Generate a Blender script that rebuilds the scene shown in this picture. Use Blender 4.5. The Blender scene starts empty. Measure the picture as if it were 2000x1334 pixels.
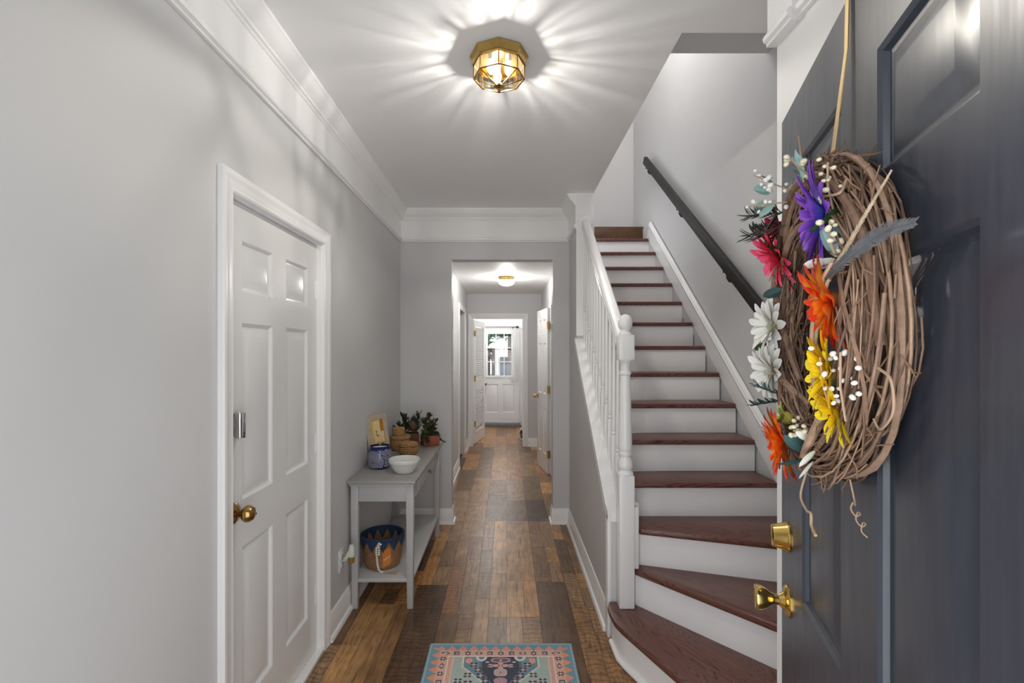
import bpy, bmesh, math, random
import numpy as np
from mathutils import Vector, Matrix, Euler, noise

random.seed(7)
SC = bpy.context.scene
COL = SC.collection
PI = math.pi

# ------------------------------------------------------------------ camera, sky, lights, exposure
cam_d = bpy.data.cameras.new('camera')
cam = bpy.data.objects.new('camera', cam_d)
COL.objects.link(cam)
cam.location = (0, 0, 1.48)
cam.rotation_euler = (PI / 2, 0, 0)
cam_d.sensor_width = 36
cam_d.lens = 930 * 36 / 2000
cam_d.shift_x = 0.0055
cam_d.shift_y = 0.0095
cam_d.clip_start = 0.03
cam_d.clip_end = 200
SC.camera = cam

world = bpy.data.worlds.new('overcast')
SC.world = world
world.use_nodes = True
wn = world.node_tree.nodes
wn['Background'].inputs[0].default_value = (0.955, 0.978, 1.0, 1)
wn['Background'].inputs[1].default_value = 2.35

def lamp(name, kind, loc, energy, color=(1, 1, 1), radius=0.05, rot=(0, 0, 0), size=None):
    d = bpy.data.lights.new(name, kind)
    d.energy = energy
    d.color = color
    if kind == 'POINT':
        d.shadow_soft_size = radius
    if kind == 'AREA':
        d.shape = 'RECTANGLE'
        d.size, d.size_y = size
    o = bpy.data.objects.new(name, d)
    COL.objects.link(o)
    o.location = loc
    o.rotation_euler = rot
    return o

LANTERN = Vector((-0.03, 1.95, 2.69))
WARM = (1.0, 0.965, 0.915)
for k in range(3):
    a = math.radians(100 + 120 * k)
    lamp('lantern_light', 'POINT', LANTERN + Vector((0.042 * math.cos(a), 0.042 * math.sin(a), -0.066)), 9.0, WARM, 0.005)
lamp('hall_light', 'POINT', (0.0, 5.71, 2.295), 22.0, (1.0, 0.965, 0.92), 0.07)
lamp('laundry_fill_light', 'POINT', (-0.35, 8.7, 2.25), 15.0, (1.0, 0.97, 0.94), 0.12)  # added fill without a fixture, brightens the far room
lamp('landing_light', 'POINT', (0.95, 3.7, 4.75), 24.0, (1.0, 0.965, 0.92), 0.12)

portal = lamp('doorway_portal', 'AREA', (-0.08, 0.10, 1.02), 1.0, rot=(-PI / 2, 0, PI), size=(0.95, 2.06))   # tells the renderer where daylight comes in
portal.data.cycles.is_portal = True

SC.view_settings.view_transform = 'Standard'
SC.view_settings.look = 'None'
SC.view_settings.exposure = 0.45
SC.view_settings.gamma = 1.0
SC.view_settings.use_curve_mapping = False
SC.cycles.use_denoising = True
SC.cycles.max_bounces = 10
SC.cycles.diffuse_bounces = 6
SC.cycles.transparent_max_bounces = 16
SC.cycles.sample_clamp_indirect = 6.0
SC.cycles.caustics_reflective = False
SC.cycles.caustics_refractive = False

# ------------------------------------------------------------------ helpers
def lin(r, g, b):
    f = lambda c: (c / 255) / 12.92 if c <= 10 else (((c / 255) + 0.055) / 1.055) ** 2.4
    return (f(r), f(g), f(b), 1)

class NT:
    """small wrapper to write node trees briefly"""
    def __init__(s, name):
        s.m = bpy.data.materials.new(name)
        s.m.use_nodes = True
        s.t = s.m.node_tree
        s.n = s.t.nodes
        s.b = s.n['Principled BSDF']
        s.out = s.n['Material Output']
    def node(s, kind, **kw):
        n = s.n.new(kind)
        for k, v in kw.items():
            setattr(n, k, v)
        return n
    def link(s, a, b):
        s.t.links.new(a, b)
    def val(s, n, **kw):
        for k, v in kw.items():
            n.inputs[k].default_value = v
    def ramp(s, fac, stops, interp='LINEAR'):
        r = s.node('ShaderNodeValToRGB')
        r.color_ramp.interpolation = interp
        e = r.color_ramp.elements
        while len(e) < len(stops):
            e.new(0.5)
        for el, (p, c) in zip(e, stops):
            el.position = p
            el.color = c
        s.link(fac, r.inputs[0])
        return r.outputs[0]
    def math(s, op, a, b=None, c=None):
        n = s.node('ShaderNodeMath', operation=op)
        for i, x in enumerate((a, b, c)):
            if x is None:
                continue
            if isinstance(x, (int, float)):
                n.inputs[i].default_value = x
            else:
                s.link(x, n.inputs[i])
        return n.outputs[0]
    def mix(s, fac, a, b, mode='MIX'):
        n = s.node('ShaderNodeMix', data_type='RGBA', blend_type=mode)
        for i, x in ((0, fac), (6, a), (7, b)):
            if isinstance(x, (int, float)):
                n.inputs[i].default_value = x
            elif isinstance(x, tuple):
                n.inputs[i].default_value = x
            else:
                s.link(x, n.inputs[i])
        return n.outputs[2]
    def coords(s, kind='Object', scale=(1, 1, 1), offset=None):
        tc = s.node('ShaderNodeTexCoord')
        mp = s.node('ShaderNodeMapping')
        s.link(tc.outputs[kind], mp.inputs[0])
        mp.inputs['Scale'].default_value = scale
        if offset is not None:
            s.link(offset, mp.inputs['Location'])
        return mp.outputs[0]
    def noise(s, vec, scale=5, detail=4, rough=0.55, dist=0.0, dims='3D'):
        n = s.node('ShaderNodeTexNoise', noise_dimensions=dims)
        if vec is not None:
            s.link(vec, n.inputs['Vector'])
        n.inputs['Scale'].default_value = scale
        n.inputs['Detail'].default_value = detail
        n.inputs['Roughness'].default_value = rough
        n.inputs['Distortion'].default_value = dist
        return n.outputs['Fac']
    def bump(s, h, strength=0.2, dist=0.002):
        b = s.node('ShaderNodeBump')
        b.inputs['Strength'].default_value = strength
        b.inputs['Distance'].default_value = dist
        s.link(h, b.inputs['Height'])
        s.link(b.outputs[0], s.b.inputs['Normal'])
    def rnd(s):
        return s.node('ShaderNodeObjectInfo').outputs['Random']

def mat(name, col, rough=0.5, metal=0.0, var=0.0, vscale=6, bump=0.0, bscale=60, spec=0.5, rv=0.0, sss=0.0):
    t = NT(name)
    t.b.inputs['Roughness'].default_value = rough
    t.b.inputs['Metallic'].default_value = metal
    t.b.inputs['Specular IOR Level'].default_value = spec
    v = t.coords()
    c = tuple(col)
    n = t.noise(v, vscale, 3)
    d = tuple(x * (1 - var) for x in c[:3]) + (1,)
    l = tuple(min(1, x * (1 + var)) for x in c[:3]) + (1,)
    o = t.ramp(n, [(0.3, d), (0.7, l)])
    if rv:
        o = t.mix(1.0, o, t.ramp(t.rnd(), [(0, (1 - rv,) * 3 + (1,)), (1, (1, 1, 1, 1))]), 'MULTIPLY')
    t.link(o, t.b.inputs['Base Color'])
    if bump:
        t.bump(t.noise(v, bscale, 4), bump)
    if sss:
        t.b.inputs['Subsurface Weight'].default_value = sss
        t.b.inputs['Subsurface Radius'].default_value = (0.01, 0.01, 0.01)
    return t.m

def wm(o):
    m = o.matrix_basis.copy()
    while o.parent is not None:
        o = o.parent
        m = o.matrix_basis @ m
    return m

class MB:
    def __init__(s):
        s.v, s.f = [], []
    def add(s, vs, fs):
        b = len(s.v)
        s.v += [Vector(p) for p in vs]
        s.f += [tuple(b + i for i in f) for f in fs]
    def box(s, x0, x1, y0, y1, z0, z1, bev=0.0, seg=2):
        if not bev:
            s.add([(x0, y0, z0), (x1, y0, z0), (x1, y1, z0), (x0, y1, z0), (x0, y0, z1), (x1, y0, z1), (x1, y1, z1), (x0, y1, z1)],
                  [(0, 3, 2, 1), (4, 5, 6, 7), (0, 1, 5, 4), (1, 2, 6, 5), (2, 3, 7, 6), (3, 0, 4, 7)])
            return s
        m = MB().box(x0, x1, y0, y1, z0, z1)
        return s.bevelled(m, bev, seg)
    def bevelled(s, m, bev, seg=2, ang=20):
        bm = bmesh.new()
        vs = [bm.verts.new(p) for p in m.v]
        for f in m.f:
            bm.faces.new([vs[i] for i in f])
        bm.normal_update()
        ed = [e for e in bm.edges if len(e.link_faces) == 2 and e.calc_face_angle(0) > math.radians(ang)]
        bmesh.ops.bevel(bm, geom=ed, offset=bev, segments=seg, affect='EDGES', profile=0.5)
        bm.verts.index_update()
        s.add([v.co.copy() for v in bm.verts], [[v.index for v in f.verts] for f in bm.faces])
        bm.free()
        return s
    def prism(s, poly, vec, bev=0.0, seg=2):
        poly = [Vector(p) for p in poly]
        vec = Vector(vec)
        n = len(poly)
        nrm = sum(((poly[i] - poly[0]).cross(poly[(i + 1) % n] - poly[0]) for i in range(1, n - 1)), Vector())
        if nrm.dot(vec) > 0:
            poly = poly[::-1]
        m = s if not bev else MB()
        m.add(poly + [p + vec for p in poly],
              [tuple(range(n)), tuple(range(2 * n - 1, n - 1, -1))] + [(i, i + n, (i + 1) % n + n, (i + 1) % n) for i in range(n)])
        if bev:
            s.bevelled(m, bev, seg)
        return s
    def tube(s, pts, r, seg=8, cap=True, flat=None):
        pts = [Vector(p) for p in pts]
        n = len(pts)
        rs = r if isinstance(r, (list, tuple)) else [r] * n
        vs, fs = [], []
        t0 = (pts[1] - pts[0]).normalized()
        up = Vector((0, 0, 1)) if abs(t0.z) < 0.9 else Vector((1, 0, 0))
        u = (up - t0 * up.dot(t0)).normalized()
        for i, p in enumerate(pts):
            t = (pts[min(i + 1, n - 1)] - pts[max(i - 1, 0)])
            t = t.normalized() if t.length > 1e-9 else t0
            u = (u - t * u.dot(t))
            u = u.normalized() if u.length > 1e-6 else t.orthogonal().normalized()
            w = t.cross(u)
            fl = flat or 1.0
            for k in range(seg):
                a = 2 * PI * k / seg
                vs.append(p + u * (rs[i] * math.cos(a)) + w * (rs[i] * fl * math.sin(a)))
        for i in range(n - 1):
            for k in range(seg):
                a, b = i * seg + k, i * seg + (k + 1) % seg
                fs.append((a, b, b + seg, a + seg))
        if cap:
            fs.append(tuple(range(seg - 1, -1, -1)))
            fs.append(tuple(range((n - 1) * seg, n * seg)))
        s.add(vs, fs)
        return s
    def lathe(s, prof, seg=20, loc=(0, 0, 0), axis=(0, 0, 1), cap=(True, True), wob=None, rot0=0.0):
        q = Vector(axis).to_track_quat('Z', 'Y') if Vector(axis).normalized() != Vector((0, 0, 1)) else Matrix.Identity(3).to_quaternion()
        vs, fs = [], []
        for i, (r, z) in enumerate(prof):
            for k in range(seg):
                a = 2 * PI * k / seg + rot0
                rr = r * (wob(a, z) if wob else 1)
                vs.append(Vector(loc) + q @ Vector((rr * math.cos(a), rr * math.sin(a), z)))
        for i in range(len(prof) - 1):
            for k in range(seg):
                a, b = i * seg + k, i * seg + (k + 1) % seg
                fs.append((a, b, b + seg, a + seg))
        if cap[0]:
            fs.append(tuple(range(seg - 1, -1, -1)))
        if cap[1]:
            fs.append(tuple(range((len(prof) - 1) * seg, len(prof) * seg)))
        s.add(vs, fs)
        return s
    def ball(s, c, r, seg=12, rings=8, sq=(1, 1, 1)):
        prof = [(max(1e-5, math.sin(PI * i / rings)), -math.cos(PI * i / rings)) for i in range(rings + 1)]
        m = MB().lathe(prof, seg)
        s.add([Vector(c) + Vector((p.x * r * sq[0], p.y * r * sq[1], p.z * r * sq[2])) for p in m.v], m.f)
        return s
    def surf(s, fn, nu, nv, closed=False):
        vs = [fn(i / nu, j / nv) for j in range(nv + 1) for i in range(nu + 1)]
        fs = [(j * (nu + 1) + i, j * (nu + 1) + i + 1, (j + 1) * (nu + 1) + i + 1, (j + 1) * (nu + 1) + i) for j in range(nv) for i in range(nu)]
        s.add(vs, fs)
        return s
    def xf(s, M):
        s.v = [M @ p for p in s.v]
        return s
    def mesh(s, name, m, smooth=32):
        me = bpy.data.meshes.new(name)
        me.from_pydata([tuple(p) for p in s.v], [], s.f)
        if m:
            me.materials.append(m)
        if smooth:
            me.shade_smooth()
            me.set_sharp_from_angle(angle=math.radians(smooth))
        me.update()
        return me
    def build(s, name, m, parent=None, world=False, origin=None, smooth=32, **props):
        loc = Vector((0, 0, 0))
        if parent is not None:
            if world:
                s.xf(wm(parent).inverted())
        else:
            if origin is None:
                xs = [p.x for p in s.v]; ys = [p.y for p in s.v]; zs = [p.z for p in s.v]
                origin = ((min(xs) + max(xs)) / 2, (min(ys) + max(ys)) / 2, min(zs))
            loc = Vector(origin)
            s.xf(Matrix.Translation(-loc))
        o = bpy.data.objects.new(name, s.mesh(name, m, smooth))
        COL.objects.link(o)
        o.location = loc
        o.parent = parent
        for k, v in props.items():
            o[k] = v
        return o

def link_mesh(name, me, parent=None, M=None, **props):
    o = bpy.data.objects.new(name, me)
    COL.objects.link(o)
    o.parent = parent
    if M is not None:
        o.matrix_basis = M
    for k, v in props.items():
        o[k] = v
    return o

def root(name, loc, rz=0.0, **props):
    o = bpy.data.objects.new(name, None)
    COL.objects.link(o)
    o.location = loc
    o.rotation_euler = (0, 0, rz)
    o.empty_display_size = 0.1
    for k, v in props.items():
        o[k] = v
    return o

def copy_tree(o, parent=None):
    c = o.copy()
    COL.objects.link(c)
    c.parent = parent
    for ch in list(o.children):
        copy_tree(ch, c)
    return c

def slab(mb, us, vs, holes, t0, t1, fn):
    """connected panel of thickness t0..t1 on a grid, with rectangular holes (u0,u1,v0,v1)"""
    us = sorted(set([round(x, 5) for x in us] + [round(x, 5) for h in holes for x in h[:2]]))
    vs = sorted(set([round(x, 5) for x in vs] + [round(x, 5) for h in holes for x in h[2:]]))
    idx = {}
    pts = []
    def vid(i, j, k):
        if (i, j, k) not in idx:
            idx[(i, j, k)] = len(pts)
            pts.append(fn(us[i], vs[j], (t0, t1)[k]))
        return idx[(i, j, k)]
    def solid(i, j):
        if i < 0 or j < 0 or i >= len(us) - 1 or j >= len(vs) - 1:
            return False
        cu, cv = (us[i] + us[i + 1]) / 2, (vs[j] + vs[j + 1]) / 2
        return not any(h[0] < cu < h[1] and h[2] < cv < h[3] for h in holes)
    fs = []
    for i in range(len(us) - 1):
        for j in range(len(vs) - 1):
            if not solid(i, j):
                continue
            fs.append((vid(i, j, 0), vid(i + 1, j, 0), vid(i + 1, j + 1, 0), vid(i, j + 1, 0)))
            fs.append((vid(i, j, 1), vid(i, j + 1, 1), vid(i + 1, j + 1, 1), vid(i + 1, j, 1)))
            if not solid(i - 1, j): fs.append((vid(i, j, 0), vid(i, j + 1, 0), vid(i, j + 1, 1), vid(i, j, 1)))
            if not solid(i + 1, j): fs.append((vid(i + 1, j, 0), vid(i + 1, j, 1), vid(i + 1, j + 1, 1), vid(i + 1, j + 1, 0)))
            if not solid(i, j - 1): fs.append((vid(i, j, 0), vid(i, j, 1), vid(i + 1, j, 1), vid(i + 1, j, 0)))
            if not solid(i, j + 1): fs.append((vid(i, j + 1, 0), vid(i + 1, j + 1, 0), vid(i + 1, j + 1, 1), vid(i, j + 1, 1)))
    # make outward normals consistent
    bm = bmesh.new()
    bv = [bm.verts.new(p) for p in pts]
    for f in fs:
        bm.faces.new([bv[i] for i in f])
    bmesh.ops.recalc_face_normals(bm, faces=bm.faces[:])
    bm.verts.index_update()
    mb.add([v.co.copy() for v in bm.verts], [[v.index for v in f.verts] for f in bm.faces])
    bm.free()
    return mb

FX = lambda u, v, t: (t, u, v)      # plane facing x
FY = lambda u, v, t: (u, t, v)      # plane facing y
FZ = lambda u, v, t: (u, v, t)      # horizontal

def struct(mb, name, m, **props):
    o = mb.build(name, m, **props)
    o['kind'] = 'structure'
    return o

def moulding(mb, prof, A, B, n, m0=0.0, m1=0.0, up=(0, 0, 1)):
    """profile [(d, h)] pushed from A to B; d is away from the wall along n, h along up; m0/m1 mitre factors"""
    A, B, n, up = Vector(A), Vector(B), Vector(n), Vector(up)
    t = (B - A).normalized()
    k = len(prof)
    vs = [A + n * d + up * h + t * (m0 * d) for d, h in prof] + [B + n * d + up * h + t * (m1 * d) for d, h in prof]
    fs = [(i, (i + 1) % k, (i + 1) % k + k, i + k) for i in range(k)] + [tuple(range(k - 1, -1, -1)), tuple(range(k, 2 * k))]
    bm = bmesh.new()
    bv = [bm.verts.new(p) for p in vs]
    for f in fs:
        bm.faces.new([bv[i] for i in f])
    bmesh.ops.recalc_face_normals(bm, faces=bm.faces[:])
    bm.verts.index_update()
    mb.add([v.co.copy() for v in bm.verts], [[v.index for v in f.verts] for f in bm.faces])
    bm.free()
    return mb

# ------------------------------------------------------------------ materials
M_wall = mat('grey_wall_paint', (0.65, 0.65, 0.655, 1), 0.5, var=0.012, vscale=1.6, bump=0.05, bscale=220)
M_ceil = mat('ceiling_paint', (0.92, 0.92, 0.92, 1), 0.6, var=0.01, bump=0.03, bscale=180)
M_trim = mat('white_trim_paint', (0.91, 0.91, 0.91, 1), 0.28, var=0.008)
M_door = mat('white_door_paint', (0.80, 0.80, 0.80, 1), 0.24, var=0.008, bump=0.10, bscale=130)
M_riser = mat('white_riser_paint', (0.90, 0.90, 0.905, 1), 0.4, var=0.02, vscale=4)
M_white = mat('white_gloss_paint', (0.90, 0.90, 0.90, 1), 0.22, var=0.008)
M_dark = mat('dark_gap', (0.03, 0.03, 0.03, 1), 0.8)
M_brass = mat('polished_brass', (0.76, 0.52, 0.16, 1), 0.13, 1.0, var=0.08, vscale=30)
M_brass_dk = mat('aged_brass', (0.40, 0.25, 0.085, 1), 0.2, 1.0, var=0.2, vscale=25)
M_gold = mat('gold_ribbon_metal', (0.70, 0.52, 0.25, 1), 0.35, 1.0, var=0.05)
M_chrome = mat('chrome', (0.62, 0.62, 0.64, 1), 0.07, 1.0)
M_black = mat('black_iron', (0.012, 0.011, 0.010, 1), 0.38, var=0.2)
M_rail = mat('black_stained_rail', (0.020, 0.018, 0.016, 1), 0.55, var=0.25, vscale=14, bump=0.06, spec=0.3)
M_table = mat('grey_table_paint', (0.50, 0.505, 0.51, 1), 0.42, var=0.03, vscale=5)
M_tabletop = mat('grey_table_top_paint', (0.34, 0.325, 0.31, 1), 0.36, var=0.05, vscale=9)
M_sill = mat('grey_threshold', (0.22, 0.22, 0.22, 1), 0.5, var=0.1)

# navy front door
t = NT('navy_door_paint')
v = t.coords(scale=(26, 26, 1.6))
n1 = t.noise(v, 3, 5)
t.link(t.ramp(n1, [(0.3, lin(50, 55, 66)), (0.72, lin(61, 67, 79))]), t.b.inputs['Base Color'])
t.link(t.ramp(t.noise(t.coords(scale=(9, 9, 2)), 4, 3), [(0.3, (0.30,) * 3 + (1,)), (0.75, (0.40,) * 3 + (1,))]), t.b.inputs['Roughness'])
t.bump(n1, 0.10, 0.002)
t.b.inputs['Coat Weight'].default_value = 0.35
t.b.inputs['Coat Roughness'].default_value = 0.32
M_navy = t.m

# floor planks
t = NT('floor_plank_wood')
rn = t.rnd()
sc1 = t.math('MULTIPLY', rn, 57.0)
cb = t.node('ShaderNodeCombineXYZ')
t.link(sc1, cb.inputs[0]); t.link(t.math('MULTIPLY', rn, 131.0), cb.inputs[1])
vg = t.coords(scale=(15, 1.5, 1), offset=cb.outputs[0])
grain = t.noise(vg, 4.0, 8, 0.62, 0.8)
vb = t.coords(scale=(1, 1, 1), offset=cb.outputs[0])
blot = t.noise(vb, 7.0, 4, 0.6)
base = t.ramp(rn, [(0.0, lin(124, 94, 66)), (0.13, lin(168, 130, 88)), (0.27, lin(98, 80, 63)), (0.40, lin(192, 146, 92)), (0.52, lin(134, 90, 62)),
                   (0.64, lin(152, 123, 92)), (0.76, lin(74, 54, 41)), (0.88, lin(178, 136, 90)), (1.0, lin(126, 103, 80))])
col = t.mix(1.0, base, t.ramp(grain, [(0.27, (0.40, 0.35, 0.31, 1)), (0.48, (1.24, 1.22, 1.19, 1)), (0.72, (1.68, 1.63, 1.54, 1))]), 'MULTIPLY')
col = t.mix(1.0, col, t.ramp(blot, [(0.3, (0.66, 0.64, 0.62, 1)), (0.6, (1.1, 1.1, 1.1, 1))]), 'MULTIPLY')
wv = t.node('ShaderNodeTexWave', wave_type='BANDS', bands_direction='Y')
t.link(vb, wv.inputs['Vector'])
t.val(wv, Scale=9.0, Distortion=9.0, Detail=3.0)
wv.inputs['Detail Scale'].default_value = 1.2
r2 = t.math('FRACT', t.math('MULTIPLY', rn, 13.37))
sawf = t.math('MULTIPLY', t.math('GREATER_THAN', r2, 0.68), 0.55)
col = t.mix(sawf, col, t.mix(1.0, col, t.ramp(wv.outputs[0], [(0.05, (0.34, 0.28, 0.25, 1)), (0.5, (1.05, 1.0, 0.95, 1))]), 'MULTIPLY'))
t.link(col, t.b.inputs['Base Color'])
t.link(t.ramp(grain, [(0.3, (0.36,) * 3 + (1,)), (0.7, (0.27,) * 3 + (1,))]), t.b.inputs['Roughness'])
t.b.inputs['Specular IOR Level'].default_value = 0.42
t.bump(grain, 0.10, 0.0015)
M_plank = t.m

# oak treads
t = NT('oak_tread_stain')
rn = t.rnd()
cb = t.node('ShaderNodeCombineXYZ')
t.link(t.math('MULTIPLY', rn, 17.0), cb.inputs[0]); t.link(t.math('MULTIPLY', rn, 37.0), cb.inputs[1])
v1 = t.coords(scale=(1.0, 6.5, 6.5), offset=cb.outputs[0])
fld = t.math('MULTIPLY', t.noise(v1, 1.5, 1.5, 0.4, 0.25), 95.0)
ringp = t.math('ABSOLUTE', t.math('SINE', fld))
fine = t.noise(t.coords(scale=(4, 90, 90), offset=cb.outputs[0]), 3, 5, 0.6)
c1 = t.ramp(ringp, [(0.0, lin(58, 34, 29)), (0.32, lin(102, 63, 54)), (0.9, lin(118, 78, 68))])
c1 = t.mix(1.0, c1, t.ramp(fine, [(0.3, (0.74, 0.72, 0.72, 1)), (0.6, (1.04, 1.04, 1.04, 1))]), 'MULTIPLY')
t.link(c1, t.b.inputs['Base Color'])
t.b.inputs['Roughness'].default_value = 0.34
t.b.inputs['Specular IOR Level'].default_value = 0.45
t.bump(fine, 0.08, 0.001)
M_tread = t.m

M_tread_dark = mat('dark_brown_stained_board', lin(84, 56, 30), 0.45, var=0.3, vscale=8, bump=0.1, bscale=40)

# glass
def glassy(name, tint, gloss=0.12, rough=0.03):
    t = NT(name)
    t.n.remove(t.b)
    tr = t.node('ShaderNodeBsdfTransparent'); tr.inputs[0].default_value = tint
    gl = t.node('ShaderNodeBsdfGlossy'); gl.inputs['Roughness'].default_value = rough
    lw = t.node('ShaderNodeLayerWeight'); lw.inputs[0].default_value = 0.5
    mx = t.node('ShaderNodeMixShader')
    t.link(t.math('ADD', t.math('MULTIPLY', t.math('POWER', lw.outputs['Facing'], 4.0), 0.7), 0.03 + gloss * 0.1), mx.inputs[0])
    t.link(tr.outputs[0], mx.inputs[1]); t.link(gl.outputs[0], mx.inputs[2])
    t.link(mx.outputs[0], t.out.inputs[0])
    return t, tr
M_glass = glassy('window_glass', (0.97, 0.98, 0.98, 1))[0].m

# lantern pane: upright bands put into the tint to streak light on the ceiling
t, tr = glassy('streak_lantern_glass', (1, 0.93, 0.76, 1), 0.05, 0.02)
tc = t.node('ShaderNodeTexCoord')
sp = t.node('ShaderNodeSeparateXYZ'); t.link(tc.outputs['Object'], sp.inputs[0])
ang = t.math('ARCTAN2', sp.outputs[1], sp.outputs[0])
cb = t.node('ShaderNodeCombineXYZ'); t.link(t.math('MULTIPLY', ang, 3.2), cb.inputs[0]); t.link(t.math('MULTIPLY', sp.outputs[2], 2.5), cb.inputs[1])
streaks = t.noise(cb.outputs[0], 2.0, 2, 0.55, 0.5)
t.link(t.ramp(streaks, [(0.38, (0.26, 0.26, 0.25, 1)), (0.5, (0.52, 0.515, 0.50, 1)), (0.60, (0.98, 0.97, 0.94, 1))]), tr.inputs[0])
df = t.node('ShaderNodeBsdfTranslucent'); df.inputs[0].default_value = (0.95, 0.82, 0.5, 1)
mx2 = t.node('ShaderNodeMixShader'); mx2.inputs[0].default_value = 0.007
src = t.out.inputs[0].links[0].from_socket
t.link(src, mx2.inputs[1]); t.link(df.outputs[0], mx2.inputs[2]); t.link(mx2.outputs[0], t.out.inputs[0])
M_pane = t.m

M_lower = glassy('clear_lantern_glass', (0.97, 0.95, 0.88, 1), 0.05, 0.02)[0].m

def emit(name, col, strength):
    t = NT(name)
    t.b.inputs['Base Color'].default_value = (0.9, 0.9, 0.9, 1)
    t.b.inputs['Emission Color'].default_value = col
    t.b.inputs['Emission Strength'].default_value = strength
    # clear or opal lamp glass: it glows and still lets its own light through
    tr = t.node('ShaderNodeBsdfTransparent'); mx = t.node('ShaderNodeMixShader'); mx.inputs[0].default_value = 0.3
    t.link(tr.outputs[0], mx.inputs[1]); t.link(t.b.outputs[0], mx.inputs[2]); t.link(mx.outputs[0], t.out.inputs[0])
    return t.m
M_bulb = emit('lit_bulb', (1, 0.84, 0.55, 1), 5.5)
M_dome = emit('lit_opal_glass', (1, 0.97, 0.93, 1), 3.0)

# ------------------------------------------------------------------ room shell
CEIL = 2.69
nos = lambda y: 0.95 + 0.8017 * (y - 2.842)          # nosing line of the flight

# floor base and planks
fl = MB().box(-1.6, 1.6, 0.2, 9.75, -0.12, -0.012)
floor = struct(fl, 'floor', M_dark, origin=(0, 5, -0.12))
rnd = random.Random(11)
def plank(x0, x1, y0, y1, dz=0.0):
    g = 0.0007
    cx, cy = (x0 + x1) / 2, (y0 + y1) / 2
    m = MB().box(x0 + g - cx, x1 - g - cx, y0 + g - cy, y1 - g - cy, -0.012, 0.0 + dz)
    o = m.build('plank', M_plank, floor, smooth=0)
    o.location = (cx, cy - 5, 0.12)
PW = 0.186
xs0 = -0.37 - 3 * PW
for row in range(10):
    x0, x1 = xs0 + row * PW, xs0 + (row + 1) * PW
    x0c = max(x0, -0.935)
    x1c = min(x1, 0.86)
    if x1c - x0c < 0.01:
        continue
    # entrance: printed halves and full blocks of uneven length
    y = 1.25
    ystop = 4.15 if -0.49 < (x0 + x1) / 2 < 0.42 else 4.09
    first = True
    while y < ystop:
        L = rnd.choice([0.42, 0.55, 0.7, 0.9, 1.1]) * (rnd.uniform(0.5, 1.4) if y == 1.25 else 1)
        y1 = min(y + L, ystop)
        if ystop - y1 < 0.14:
            y1 = ystop
        xm = x0 + PW * rnd.choice([0.45, 0.5, 0.56])
        if rnd.random() < 0.66 and x0c < xm - 0.02 and xm + 0.02 < x1c:
            ya = y + (y1 - y) * rnd.uniform(0.35, 0.65)
            side = rnd.random() < 0.5
            plank(x0c, xm, y, ya if side else y1)
            if side: plank(x0c, xm, ya, y1)
            plank(xm, x1c, y, y1 if side else ya)
            if not side: plank(xm, x1c, ya, y1)
        else:
            plank(x0c, x1c, y, y1)
        y = y1
for row in range(10):
    x0, x1 = max(xs0 + row * PW, -0.63), min(xs0 + (row + 1) * PW, 0.56)
    if x1 - x0 < 0.01:
        continue
    y = 4.15 if -0.49 < (x0 + x1) / 2 < 0.42 else 4.21
    k = 0
    while y < 9.3:
        L = rnd.choice([0.42, 0.58, 0.74, 0.9])
        y1 = min(y + L, 9.3)
        if 9.3 - y1 < 0.2: y1 = 9.3
        plank(x0, x1, y, y1)
        y = y1
struct(MB().box(-0.94, 0.86, 0.2, 1.25, -0.011, 0.0), 'floor_entrance', M_plank)   # behind the rug, towards the entrance

# entrance walls
w = slab(MB(), [0.2, 4.21], [0, CEIL], [(1.56, 2.355, -1, 2.013)], -1.05, -0.91, FX)
struct(w, 'wall_left', M_wall)
w = slab(MB(), [-1.05, 0.54], [0, CEIL], [(-0.47, 0.40, -1, 2.267)], 4.09, 4.21, FY)
struct(w, 'wall_back', M_wall)
# knee wall with the sloped top, rising to a full-height wall behind
w = MB().prism([(0.54, 2.462, 0), (0.54, 2.462, 0.625), (0.54, 2.52, nos(2.52) - 0.045), (0.54, 3.65, nos(3.65) - 0.045), (0.54, 3.65, CEIL), (0.54, 4.21, CEIL), (0.54, 4.21, 0)], (0.127, 0, 0))
struct(w, 'wall_stair', M_wall)
w = slab(MB(), [1.46, 5.8], [0, 5.1], [], 1.51, 1.62, FX)
struct(w, 'wall_right', M_wall)
w = slab(MB(), [0.2, 1.46], [0, CEIL], [], 0.83, 0.95, FX)
struct(w, 'wall_entrance_right', M_trim)
w = slab(MB(), [0.95, 1.62], [0, 3.2], [], 1.34, 1.46, FY)
struct(w, 'wall_entrance_return', M_wall)
w = slab(MB(), [-1.05, 0.95], [0, CEIL], [(-0.555, 0.385, -1, 2.06)], 0.12, 0.22, FY)
struct(w, 'wall_front', M_wall)
# upper stairwell
w = slab(MB(), [0.667, 1.62], [2.6, 5.1], [], 5.66, 5.8, FY)
struct(w, 'wall_stairwell_back', M_wall)
w = slab(MB(), [1.7, 5.66], [CEIL + 0.3, 5.1], [], 0.55, 0.667, FX)
struct(w, 'wall_stairwell_left', M_wall)
w = slab(MB(), [0.55, 1.51], [3.2, 5.1], [], 2.63, 2.75, FY)
struct(w, 'wall_stairwell_front', M_wall)
w = slab(MB(), [0.667, 1.51], [1.70, 2.63], [], 3.2, 3.3, FZ)
struct(w, 'ceiling_stair_bulkhead', M_wall)
w = slab(MB(), [0.55, 1.62], [1.7, 5.8], [], 5.1, 5.2, FZ)
struct(w, 'ceiling_stairwell', M_ceil)
# upper floor edge over the end of the flight
w = slab(MB(), [0.667, 1.51], [5.24, 5.66], [], 2.70, 2.85, FZ)
struct(w, 'floor_upper', M_tread)
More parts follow.
